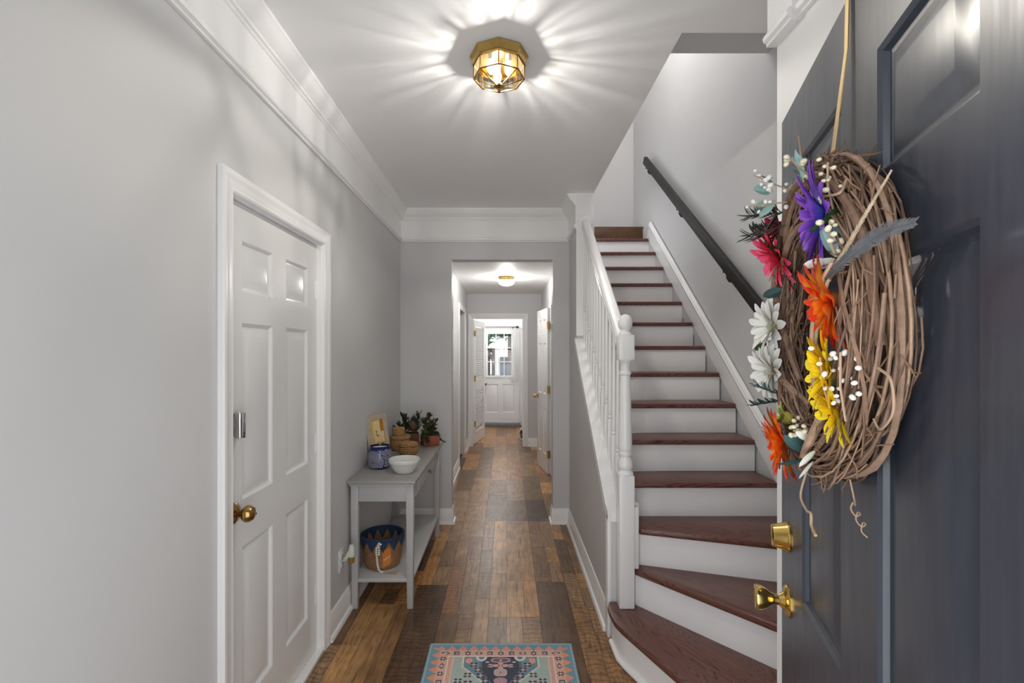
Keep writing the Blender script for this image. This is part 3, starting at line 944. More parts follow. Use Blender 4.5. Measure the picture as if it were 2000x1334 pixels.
# hall ceiling light
hl = root('hall_ceiling_light', (0.0, 5.71, HC), 0, label='small round opal glass light with a brass rim on the far hall ceiling', category='ceiling light')
MB().lathe([(0.085, -0.001), (0.092, -0.002), (0.094, -0.014), (0.086, -0.022), (0.084, -0.040), (0.080, -0.042)], 32).build('rim', M_brass, hl)
MB().lathe([(0.080, -0.040), (0.093, -0.050), (0.094, -0.064), (0.082, -0.086), (0.055, -0.100), (0.02, -0.107), (0.002, -0.108)], 32).build('shade', M_dome, hl)

# ------------------------------------------------------------------ console table
TX0, TX1, TY0, TY1, TZ = -0.908, -0.517, 2.705, 3.895, 0.743
tb = root('console_table', (-0.71, 3.3, 0), 0, label='narrow grey painted console table with a drawer and low shelf against the long wall', category='table')
MB().box(TX0 + 0.003, TX1, TY0, TY1, TZ - 0.022, TZ, 0.004).build('tabletop', M_tabletop, tb, world=True)
MB().box(TX0 + 0.012, TX1 - 0.010, TY0 + 0.010, TY1 - 0.010, TZ - 0.036, TZ - 0.022, 0.004).build('top_moulding', M_table, tb, world=True)
LX = ((-0.892, -0.850), (-0.575, -0.533)); LY = ((2.728, 2.770), (3.785, 3.827))
for i, lx in enumerate(LX):
    for j, ly in enumerate(LY):
        cx, cy = (lx[0] + lx[1]) / 2, (ly[0] + ly[1]) / 2
        w0, w1 = 0.021, 0.017
        m = MB().add([(cx + sx * w, cy + sy * w, z) for z, w in ((0.0, w1), (0.56, w0), (TZ - 0.036, w0)) for sx, sy in ((-1, -1), (1, -1), (1, 1), (-1, 1))],
                     [(0, 3, 2, 1), (8, 9, 10, 11)] + [(r * 4 + k, r * 4 + (k + 1) % 4, r * 4 + (k + 1) % 4 + 4, r * 4 + k + 4) for r in (0, 1) for k in range(4)])
        m = MB()
        m.add([(cx + sx * w, cy + sy * w, z) for z, w in ((0.0, w1), (0.56, w0), (TZ - 0.036, w0)) for sx, sy in ((-1, -1), (1, -1), (1, 1), (-1, 1))],
              [(0, 3, 2, 1), (8, 9, 10, 11)] + [(r * 4 + k, r * 4 + (k + 1) % 4, r * 4 + (k + 1) % 4 + 4, r * 4 + k + 4) for r in (0, 1) for k in range(4)])
        m2 = MB().bevelled(m, 0.0025, 2)
        m2.build('leg', M_table, tb, world=True)
AZ0, AZ1 = 0.615, TZ - 0.036
MB().box(-0.851, -0.574, 2.738, 2.756, AZ0, AZ1, 0.002).build('apron', M_table, tb, world=True)
MB().box(-0.851, -0.574, 3.80, 3.818, AZ0, AZ1, 0.002).build('apron', M_table, tb, world=True)
MB().box(-0.885, -0.867, 2.769, 3.786, AZ0, AZ1, 0.002).build('apron', M_table, tb, world=True)
slab(MB(), [2.769, 3.786], [AZ0, AZ1], [(2.90, 3.655, AZ0 + 0.012, AZ1 - 0.006)], -0.560, -0.542, FX).build('apron', M_table, tb, world=True, smooth=0)
dr = MB().box(-0.556, -0.536, 2.904, 3.651, AZ0 + 0.015, AZ1 - 0.009, 0.003).build('drawer', M_table, tb, world=True)
MB().lathe([(0.006, 0.0), (0.006, 0.010), (0.013, 0.016), (0.014, 0.022), (0.009, 0.027), (0.002, 0.028)], 16, (-0.536, 3.235, 0.664), (1, 0, 0)).build('drawer_knob', mat('steel_knob', (0.5, 0.48, 0.44, 1), 0.25, 1.0), dr, world=True)
MB().box(-0.885, -0.54, 2.738, 3.818, 0.150, 0.172, 0.003).build('shelf', M_table, tb, world=True)

# ------------------------------------------------------------------ things on the table
# picture frame leaning on the wall
pf_o = Vector((-0.868, 3.095, TZ)); pf_d = Vector((0.075, 0.190, 0)).normalized()
pf = root('picture_frame', pf_o, math.atan2(pf_d.y, pf_d.x), label='pale wooden picture frame with a yellow picture leaning behind the blue jar', category='picture frame')
tilt = Matrix.Rotation(math.radians(-9), 4, 'X')
M_fr = mat('pale_wood', lin(186, 172, 150), 0.55, var=0.14, vscale=20)
PWd, PHt = 0.205, 0.315
mb = slab(MB(), [0, PWd], [0, PHt], [(0.036, PWd - 0.036, 0.040, PHt - 0.036)], 0, 0.016, FY).xf(tilt)
mb.build('frame', M_fr, pf, smooth=0)
M_cream = mat('cream_mount', lin(214, 196, 160), 0.7)
MB().box(0.034, PWd - 0.034, 0.007, 0.012, 0.038, PHt - 0.034).xf(tilt).build('backing', M_cream, pf)
M_py = mat('picture_yellow', lin(226, 180, 84), 0.5, var=0.12, vscale=25)
M_po = mat('picture_ochre', lin(176, 122, 44), 0.5, var=0.2, vscale=25)
M_pc = mat('picture_cream', lin(232, 210, 160), 0.5, var=0.06, vscale=25)
M_pd = mat('picture_dark', lin(52, 46, 32), 0.6, var=0.2)
M_pg = mat('picture_olive', lin(120, 112, 78), 0.6, var=0.3, vscale=80)
pic = MB().box(0.038, PWd - 0.038, 0.0052, 0.007, 0.042, PHt - 0.038).xf(tilt).build('picture', M_py, pf)
for x0, x1, z0, z1, mm in ((0.078, 0.100, 0.13, 0.275, M_pc), (0.104, 0.128, 0.13, 0.275, M_pc), (0.131, 0.165, 0.20, 0.277, M_po), (0.060, 0.075, 0.10, 0.27, M_pc), (0.040, 0.085, 0.044, 0.060, M_pc),
                           (0.045, 0.075, 0.075, 0.12, M_po), (0.100, 0.145, 0.044, 0.058, M_pc), (0.134, 0.165, 0.125, 0.195, M_pc)):
    MB().box(x0, x1, 0.0046, 0.0054, z0, z1).xf(tilt).build('picture_shape', mm, pic)
MB().prism([(0.112, 0.0046, 0.062), (0.160, 0.0046, 0.062), (0.163, 0.0046, 0.10), (0.150, 0.0046, 0.125), (0.122, 0.0046, 0.118), (0.108, 0.0046, 0.09)], (0, 0.0008, 0)).xf(tilt).build('picture_shape', M_pg, pic)
MB().box(0.084, 0.0885, 0.0040, 0.0048, 0.172, 0.208).box(0.080, 0.086, 0.0040, 0.0048, 0.200, 0.208).box(0.086, 0.108, 0.0040, 0.0048, 0.170, 0.1755).xf(tilt).build('picture_mark', M_pd, pic)

# blue jar with white dots
M_jar = mat('cobalt_glaze', lin(24, 34, 92), 0.15, var=0.1)
M_dot = mat('white_glaze', (0.82, 0.83, 0.85, 1), 0.25)
jr = root('spotted_jar', (-0.802, 3.02, TZ), 0.25, label='round cobalt blue jar covered in white dots on the grey table', category='jar')
JP = [(0.052, 0.0), (0.062, 0.006), (0.070, 0.030), (0.074, 0.065), (0.072, 0.100), (0.064, 0.122), (0.061, 0.130), (0.064, 0.138), (0.062, 0.140), (0.057, 0.138), (0.056, 0.125), (0.0, 0.124)]
MB().lathe(JP[:-3] + [(0.060, 0.1395), (0.0561, 0.110)], 40, cap=(True, False)).build('body', M_jar, jr)
MB().lathe([(0.0002, 0.127), (0.0558, 0.127)], 40, cap=(False, False)).build('wax', mat('white_wax', (0.75, 0.74, 0.70, 1), 0.5), jr)
def jr_r(z):
    for (r0, z0), (r1, z1) in zip(JP, JP[1:]):
        if z0 <= z <= z1: return r0 + (r1 - r0) * (z - z0) / max(1e-6, z1 - z0)
    return 0.06
dots = MB()
cents = [(-2.2, 0.045, 0.9), (-0.9, 0.085, 0.9), (0.9, 0.06, 0.9), (2.5, 0.05, 0.9), (-1.75, 0.105, .8)]
rj = random.Random(3)
placed = []
for ca, cz, _ in cents:
    for ring in range(1, 9):
        rr = 0.0085 * ring
        nn = max(5, int(2 * PI * rr / 0.0092))
        for q in range(nn):
            a = 2 * PI * q / nn + ring * 0.3
            z = cz + rr * math.sin(a)
            th = ca + rr * math.cos(a) / 0.073
            if not 0.010 < z < 0.119: continue
            p = Vector((0.073 * math.cos(th), 0.073 * math.sin(th), z))
            if any((p - o).length < 0.0080 for o in placed): continue
            placed.append(p)
            r = jr_r(z) + 0.0003
            n = Vector((math.cos(th), math.sin(th), 0)); tu = Vector((-n.y, n.x, 0))
            c = n * r + Vector((0, 0, z))
            s = 0.0029
            k = 6
            dots.add([c + n * 0.0008] + [c + tu * (s * math.cos(2 * PI * i / k)) + Vector((0, 0, s * math.sin(2 * PI * i / k))) for i in range(k)], [(0, i + 1, (i + 1) % k + 1) for i in range(k)])
dots.build('glaze_dots', M_dot, jr, kind='stuff')

# white fluted bowl
M_cer = mat('white_ceramic', (0.78, 0.78, 0.76, 1), 0.15, var=0.02)
bo = root('fluted_bowl', (-0.622, 2.905, TZ), 0, label='white fluted ceramic bowl at the near end of the grey table', category='bowl')
fl_ = lambda a, z: 1 - 0.022 * (0.5 - 0.5 * math.cos(28 * a)) if 0.012 < z < 0.056 else 1
MB().lathe([(0.050, 0), (0.056, 0.003), (0.063, 0.014), (0.072, 0.030), (0.081, 0.046), (0.087, 0.057), (0.0885, 0.058), (0.092, 0.064), (0.095, 0.078), (0.094, 0.083), (0.091, 0.084), (0.088, 0.080), (0.080, 0.058), (0.068, 0.036), (0.052, 0.018), (0.002, 0.014)], 112, wob=fl_).build('bowl_body', M_cer, bo)

# seagrass baskets with lids
t = NT('seagrass_weave')
v = t.coords()
sp = t.node('ShaderNodeSeparateXYZ'); t.link(v, sp.inputs[0])
an = t.math('ARCTAN2', sp.outputs[1], sp.outputs[0])
h = t.math('SINE', t.math('ADD', t.math('MULTIPLY', an, 22.0), t.math('MULTIPLY', sp.outputs[2], 420.0)))
nz_ = t.noise(v, 60, 3)
t.link(t.mix(1.0, t.ramp(h, [(0.0, lin(146, 108, 66)), (0.5, lin(206, 162, 110)), (1.0, lin(222, 182, 130))]), t.ramp(nz_, [(0.3, (0.7, 0.68, 0.66, 1)), (0.7, (1.08, 1.06, 1.04, 1))]), 'MULTIPLY'), t.b.inputs['Base Color'])
t.b.inputs['Roughness'].default_value = 0.8
M_sea = t.m
def rope(mb, r, z, rr, turns=1, seg=40, twist=26, k=6):
    """one twisted coil of seagrass: a torus whose section swells with the twist"""
    vs, fs = [], []
    for i in range(seg):
        a = 2 * PI * i / seg
        for j in range(k):
            b = 2 * PI * j / k
            q = rr * (1 + 0.22 * math.sin(twist * a + b * 2))
            vs.append(((r + q * math.cos(b)) * math.cos(a), (r + q * math.cos(b)) * math.sin(a), z + q * math.sin(b)))
    for i in range(seg):
        for j in range(k):
            fs.append((i * k + j, ((i + 1) % seg) * k + j, ((i + 1) % seg) * k + (j + 1) % k, i * k + (j + 1) % k))
    mb.add(vs, fs)
def sea_basket(loc, prof, rr, label, lid=None, group='seagrass baskets'):
    r = root('seagrass_basket', loc, 0, label=label, category='basket', group=group)
    def coils(pr, name):
        m = MB()
        z = pr[0][1] + rr
        while z < pr[-1][1]:
            for (r0, z0), (r1, z1) in zip(pr, pr[1:]):
                if z0 <= z <= z1:
                    rope(m, r0 + (r1 - r0) * (z - z0) / (z1 - z0) - rr, z, rr * 1.15)
            z += rr * 1.75
        m.lathe([(pr[0][0] - rr, pr[0][1] + 0.001), (pr[0][0] - rr, pr[0][1] + 0.003)] + [(a - rr, b) for a, b in pr] + [(0.01, pr[-1][1])], 24)
        m.build(name, M_sea, r)
    coils(prof, 'body')
    if lid: coils(lid, 'lid')
    return r
sea_basket((-0.795, 3.565, TZ), [(0.060, 0), (0.070, 0.02), (0.074, 0.05), (0.070, 0.085)], 0.0062, 'taller seagrass basket with a wide lid behind the small round one', [(0.076, 0.086), (0.078, 0.100), (0.072, 0.108)])
sea_basket((-0.803, 3.555, TZ + 0.109), [(0.040, 0), (0.046, 0.016), (0.046, 0.046), (0.043, 0.060)], 0.0055, 'smallest seagrass basket stacked on the lid of the taller basket')
sea_basket((-0.700, 3.415, TZ), [(0.052, 0), (0.064, 0.012), (0.070, 0.034), (0.066, 0.058)], 0.0060, 'squat round seagrass basket with a lid in front of its taller neighbour', [(0.068, 0.060), (0.070, 0.070), (0.058, 0.082)])

# planters
M_terra = mat('terracotta', lin(150, 82, 62), 0.8, var=0.25, vscale=22, bump=0.3, bscale=70)
M_brownpot = mat('brown_clay', lin(108, 66, 42), 0.7, var=0.2, vscale=16)
M_soil = mat('soil', lin(50, 38, 28), 0.95, var=0.3, vscale=60)
M_lf1 = mat('dark_green_leaf', lin(58, 78, 44), 0.5, var=0.3, vscale=40, rv=0.35)
M_lf2 = mat('olive_leaf', lin(94, 104, 60), 0.5, var=0.3, vscale=40, rv=0.3)
M_lf3 = mat('reddish_succulent', lin(110, 92, 66), 0.5, var=0.3, vscale=30, rv=0.3)
M_dry = mat('dry_brown_leaf', lin(104, 80, 52), 0.7, var=0.3, vscale=30)
M_spk = mat('dark_spiky_leaf', lin(58, 54, 60), 0.6, var=0.2)
def leaf_mb(L, W, curl=0.3, thick=0.0, nu=2, nv=5, tip=1.0, base=0.12):
    """leaf along +x, width along y, curling up in z"""
    m = MB()
    def f(u, v):
        s = (u - 0.5) * 2
        wv = W * (base + (1 - base) * math.sin(PI * min(1, v ** 0.85 * 0.98)) ** 0.8)
        if v >= 1: wv = W * 0.06
        return Vector((L * v * math.cos(curl * v), s * wv / 2, L * v * math.sin(curl * v) + 0.18 * wv * abs(s)))
    m.surf(f, nu, nv)
    if thick:
        n = len(m.v)
        m.v += [p - Vector((0, 0, thick)) for p in m.v]
        m.f += [tuple(i + n for i in f[::-1]) for f in m.f]
    return m
def place(mb, part, loc, az, el, roll=0.0, s=1.0):
    M = Matrix.Translation(loc) @ Matrix.Rotation(az, 4, 'Z') @ Matrix.Rotation(-el, 4, 'Y') @ Matrix.Rotation(roll, 4, 'X') @ Matrix.Scale(s, 4)
    b = len(mb.v)
    mb.v += [M @ p for p in part.v]
    mb.f += [tuple(b + i for i in f) for f in part.f]
rp = random.Random(5)
p1 = root('potted_succulents', (-0.700, 3.760, TZ), math.radians(14), label='brown clay pot of succulents and spiky dark leaves behind the seagrass baskets', category='plant')
MB().prism([(-0.048, -0.048, 0), (0.048, -0.048, 0), (0.048, 0.048, 0), (-0.048, 0.048, 0)], (0, 0, 0.09), 0.006).build('pot', M_brownpot, p1)
MB().box(-0.040, 0.040, -0.040, 0.040, 0.088, 0.093).build('soil', M_soil, p1)
fo = MB()
ro = leaf_mb(0.072, 0.030, 0.7, 0.002)
for k in range(34):
    a = k * 2.4
    e = 0.15 + 1.1 * (k / 34)
    place(fo, ro, (0.0 + 0.006 * math.cos(a), -0.02, 0.105 + 0.0012 * k), a, e, 0, 1.15 - 0.5 * k / 34)
fo.build('rosette', M_lf3, p1, kind='stuff')
fo = MB()
br = leaf_mb(0.052, 0.026, 0.3, 0.002)
for (sx, sy, az, el, L) in ((-0.045, -0.02, 2.9, 0.75, 0.085), (-0.05, 0.0, 3.3, 0.35, 0.09), (-0.03, 0.03, 2.2, 1.0, 0.12), (-0.05, -0.03, 3.6, 0.1, 0.07), (0.02, 0.03, 1.0, 1.2, 0.14), (-0.02, 0.0, 2.6, 1.1, 0.14)):
    d = Vector((math.cos(az) * math.cos(el), math.sin(az) * math.cos(el), math.sin(el)))
    b0 = Vector((sx, sy, 0.095))
    fo.tube([b0, b0 + d * L * 0.5, b0 + d * L], 0.0022, 5)
    for k in range(12):
        u = 0.25 + 0.75 * k / 11
        place(fo, br, b0 + d * L * u, az + k * 2.4, el * 0.4 + 0.2, 0, rp.uniform(0.7, 1.1))
fo.build('foliage', M_lf1, p1, kind='stuff')
fo = MB()
sp_ = leaf_mb(0.12, 0.008, 0.15)
for k in range(80):
    a = rp.uniform(0, 2 * PI)
    place(fo, sp_, (0.015 + rp.uniform(-.02, .02), 0.02 + rp.uniform(-.02, .02), 0.10), a, rp.uniform(0.6, 1.45), 0, rp.uniform(0.7, 1.2))
fo.build('spiky_leaves', M_spk, p1, kind='stuff')
p2 = root('terracotta_trough', (-0.640, 3.745, TZ), math.radians(24), label='small red terracotta trough planted with trailing jade stems at the table corner', category='plant')
MB().prism([(-0.060, -0.066, 0), (0.064, -0.066, 0), (0.064, 0.066, 0), (-0.060, 0.066, 0)], (0, 0, 0.078), 0.006).build('trough', M_terra, p2)
p2.location.x = -0.605; p2.location.y = 3.755
p1.location.x = -0.742; p1.location.y = 3.775
MB().box(-0.05, 0.054, -0.056, 0.056, 0.076, 0.082).build('soil', M_soil, p2)
jd = leaf_mb(0.036, 0.027, 0.25, 0.003, base=0.3)
def stems(specs, m, name, leaf, n, seed):
    fo = MB(); r_ = random.Random(seed)
    for pts in specs:
        pts = [Vector(p) for p in pts]
        fo.tube(pts, 0.0026, 5)
        for k in range(n):
            u = 0.2 + 0.8 * k / (n - 1)
            x = u * (len(pts) - 1); i = min(int(x), len(pts) - 2)
            p = pts[i].lerp(pts[i + 1], x - i)
            place(fo, leaf, p, k * 2.2 + r_.uniform(-.4, .4), r_.uniform(-0.1, 0.9), 0, r_.uniform(0.75, 1.25))
    return fo
stems([[(-0.03, -0.02, 0.08), (-0.04, -0.02, 0.14), (-0.02, -0.01, 0.205), (0.005, 0.0, 0.232)], [(-0.02, 0.0, 0.08), (-0.03, 0.01, 0.15), (-0.05, 0.0, 0.20)], [(-0.04, -0.04, 0.08), (-0.06, -0.06, 0.11), (-0.066, -0.076, 0.05)],
       [(0.0, -0.02, 0.08), (0.02, -0.03, 0.12), (0.03, -0.02, 0.165)], [(-0.05, -0.05, 0.08), (-0.05, -0.075, 0.10), (-0.04, -0.085, 0.03)]], None, '', jd, 17, 1).build('foliage', M_lf2, p2, kind='stuff')
stems([[(0.01, 0.0, 0.08), (0.02, -0.01, 0.14), (0.045, -0.02, 0.180)], [(-0.02, -0.03, 0.08), (0.0, -0.04, 0.11), (0.03, -0.05, 0.12)]], None, '', leaf_mb(0.036, 0.034, 0.2, 0.003, base=0.3), 6, 2).build('round_leaves', M_lf1, p2, kind='stuff')
stems([[(0.03, 0.02, 0.08), (0.065, 0.01, 0.085), (0.085, -0.005, 0.03), (0.12, -0.02, 0.012)], [(0.03, 0.03, 0.08), (0.07, 0.03, 0.085), (0.09, 0.02, 0.03)]], None, '', leaf_mb(0.018, 0.013, 0.25, 0.002, base=0.3), 16, 3).build('trailing_stems', M_lf1, p2, kind='stuff')
stems([[(-0.01, 0.02, 0.08), (0.0, 0.02, 0.13), (0.01, 0.01, 0.175)]], None, '', leaf_mb(0.05, 0.022, 0.9, 0.001), 9, 4).build('dry_leaves', M_dry, p2, kind='stuff')

# ------------------------------------------------------------------ jute basket on the shelf
t = NT('jute_coils')
v = t.coords()
sp = t.node('ShaderNodeSeparateXYZ'); t.link(v, sp.inputs[0])
hz = t.math('SINE', t.math('ADD', t.math('MULTIPLY', sp.outputs[2], 700.0), t.math('MULTIPLY', t.noise(v, 14, 2), 9.0)))
t.link(t.mix(1.0, t.ramp(hz, [(0.0, lin(138, 100, 66)), (0.6, lin(178, 138, 98)), (1.0, lin(194, 156, 116))]), t.ramp(t.noise(v, 24, 4), [(0.3, (0.72, 0.68, 0.64, 1)), (0.7, (1.1, 1.08, 1.05, 1))]), 'MULTIPLY'), t.b.inputs['Base Color'])
t.b.inputs['Roughness'].default_value = 0.85
t.bump(hz, 0.5, 0.002)
M_jute = t.m
M_navyf = mat('navy_yarn', lin(38, 58, 86), 0.85, var=0.25, vscale=30, bump=0.4, bscale=200)
M_orange = mat('orange_tag', lin(208, 128, 48), 0.55, var=0.08)
M_bead = mat('white_wooden_bead', (0.80, 0.74, 0.68, 1), 0.45)
SZ = 0.1725
jb = root('jute_basket', (-0.762, 2.935, SZ), 0, label='round jute basket with a navy zigzag rim on the low table shelf', category='basket')
BH = 0.185
brad = lambda z: 0.106 + 0.022 * min(1, (z / BH) * 1.25)
outer = [(0.02, 0.0), (0.098, 0.0), (0.104, 0.006)] + [(brad(z), z) for z in (0.03, 0.07, 0.11, 0.15, BH)]
MB().lathe(outer + [(brad(BH) - 0.008, BH), (brad(0.05) - 0.010, 0.05), (brad(0.01) - 0.012, 0.012), (0.002, 0.011)], 48).build('body', M_jute, jb)
def zig_band(rf, zt, zhi, zlo, n, name, m, off, zmid=0.1485):
    k = n * 4
    vs, fs = [], []
    for i in range(k):
        a = 2 * PI * i / k
        tri = abs(((i % 4) / 4.0) * 2 - 1)
        zl = zlo + (zhi - zlo) * tri
        for z in (zt, max(zl, zmid), zl):
            vs.append(((rf(z) + off) * math.cos(a), (rf(z) + off) * math.sin(a), z))
    for i in range(k):
        j = (i + 1) % k
        for q in (0, 1):
            fs.append((i * 3 + q, i * 3 + q + 1, j * 3 + q + 1, j * 3 + q))
    mb = MB(); mb.add(vs, fs)
    return mb.build(name, m, jb)
zig_band(brad, BH + 0.001, 0.172, 0.115, 12, 'navy_band', M_navyf, 0.0030)
zig_band(lambda z: brad(z) - 0.011, BH + 0.001, 0.172, 0.115, 12, 'navy_band', M_navyf, -0.0025)
MB().lathe([(brad(BH) - 0.011, BH - 0.004), (brad(BH) - 0.012, BH + 0.004), (brad(BH) - 0.004, BH + 0.009), (brad(BH) + 0.004, BH + 0.004), (brad(BH) + 0.004, BH - 0.004)], 48, cap=(False, False)).build('rim', M_navyf, jb)
tg = MB()
ta = -1.12
def onb(a, z, o): return Vector(((brad(z) + o) * math.cos(a), (brad(z) + o) * math.sin(a), z))
out = [(-0.21, 0.108), (-0.12, 0.132), (-0.01, 0.142), (0.10, 0.140), (0.17, 0.130), (0.23, 0.052), (0.12, 0.036), (-0.21, 0.020)]
for o0, o1 in ((0.004, 0.0055),):
    n = len(out)
    tg.add([onb(ta + da, z, o0) for da, z in out] + [onb(ta + da, z, o1) for da, z in out], [tuple(range(n))[::-1], tuple(range(n, 2 * n))] + [(i, (i + 1) % n, (i + 1) % n + n, i + n) for i in range(n)])
tgo = tg.build('tag', M_orange, jb, label='orange hang tag with white script')
sc_ = []
for i in range(37):
    u = i / 36
    sc_.append(onb(ta - 0.15 + 0.30 * u, 0.070 + 0.020 * u + 0.0055 * math.sin(u * 34) * (1 - 0.3 * u), 0.0062))
MB().tube(sc_, 0.0011, 5).build('script', M_dot, tgo)

bg = root('bead_garland', (-0.762 + 0.02, 2.935 - 0.135, SZ), 0, label='white wooden bead garland with a tan tassel hung over the jute basket rim', category='garland')
chain = []
def gb(da, z, o): return onb(-PI / 2 + da, z, o) + Vector((-0.762, 2.935, SZ))
for da, z in ((0.10, 0.178), (0.06, 0.166), (0.16, 0.172), (0.10, 0.155), (0.0, 0.152), (0.10, 0.140), (-0.01, 0.138), (0.09, 0.126), (-0.02, 0.124), (0.085, 0.112), (-0.015, 0.110), (0.0, 0.096), (0.0, 0.083), (0.0, 0.070), (0.01, 0.057), (0.02, 0.044), (0.04, 0.031), (0.06, 0.018)):
    chain.append(gb(da, z, 0.0125))
chain += [gb(0.14, 0.0075, 0.017), gb(0.23, 0.0075, 0.028)]
me = MB().ball((0, 0, 0), 0.0072, 10, 7).mesh('bead', M_bead)
inv = wm(bg).inverted()
for p in chain:
    link_mesh('bead', me, bg, Matrix.Translation(inv @ p))
MB().tube([chain[4], chain[6], chain[8], chain[10], chain[11], chain[13], chain[15], chain[17], chain[18], chain[19]], 0.0012, 5).build('string', M_cream, bg, world=True)
ts = MB()
e = chain[-1]
for k in range(26):
    a = rp.uniform(-0.3, 0.3)
    ts.tube([e, e + Vector((0.03, 0.012 * a, -0.003)), e + Vector((0.085 * math.cos(a) + rp.uniform(-.01, .01), 0.085 * math.sin(a) + 0.01, -0.006 + rp.uniform(0, .003)))], 0.0009, 4)
ts.build('tassel', mat('tan_tassel', lin(178, 150, 106), 0.8), bg, world=True)

# ------------------------------------------------------------------ outlet and plug-in freshener
M_plast = mat('white_plastic', (0.80, 0.80, 0.78, 1), 0.35)
ot = root('wall_outlet', (-0.91, 2.615, 0.275), 0, label='white wall outlet low on the wall between closet door and table', category='outlet')
MB().box(-0.91, -0.904, 2.580, 2.650, 0.275, 0.392, 0.002).build('cover_plate', M_plast, ot, world=True)
for z in (0.300, 0.345):
    s_ = MB().box(-0.905, -0.901, 2.600, 2.630, z - 0.002, z + 0.028, 0.002).build('socket', M_plast, ot, world=True)
    MB().box(-0.9012, -0.9006, 2.607, 2.609, z + 0.008, z + 0.018).box(-0.9012, -0.9006, 2.620, 2.622, z + 0.008, z + 0.018).build('slot', M_dark, s_, world=True)
M_mint = mat('pale_green_plastic', lin(206, 216, 204), 0.4)
M_oil = mat('amber_oil', lin(150, 112, 40), 0.15)
fr = root('plug_in_freshener', (-0.865, 2.615, 0.30), 0, label='pale green plug-in air freshener with an amber vial in the outlet', category='air freshener')
MB().prism([(-0.9006, 2.598, 0.332), (-0.880, 2.598, 0.356), (-0.868, 2.598, 0.386), (-0.845, 2.598, 0.402), (-0.845, 2.598, 0.372), (-0.862, 2.598, 0.352), (-0.878, 2.598, 0.330)], (0, 0.034, 0), 0.004).build('plug_body', M_mint, fr, world=True)
MB().lathe([(0.013, 0.0), (0.017, 0.004), (0.0175, 0.046), (0.014, 0.052), (0.013, 0.066), (0.008, 0.068)], 18, (-0.850, 2.615, 0.350)).build('cap', M_mint, fr, world=True)
MB().lathe([(0.012, -0.032), (0.0155, -0.028), (0.016, -0.002), (0.012, 0.001)], 18, (-0.850, 2.615, 0.350)).build('vial', M_oil, fr, world=True)
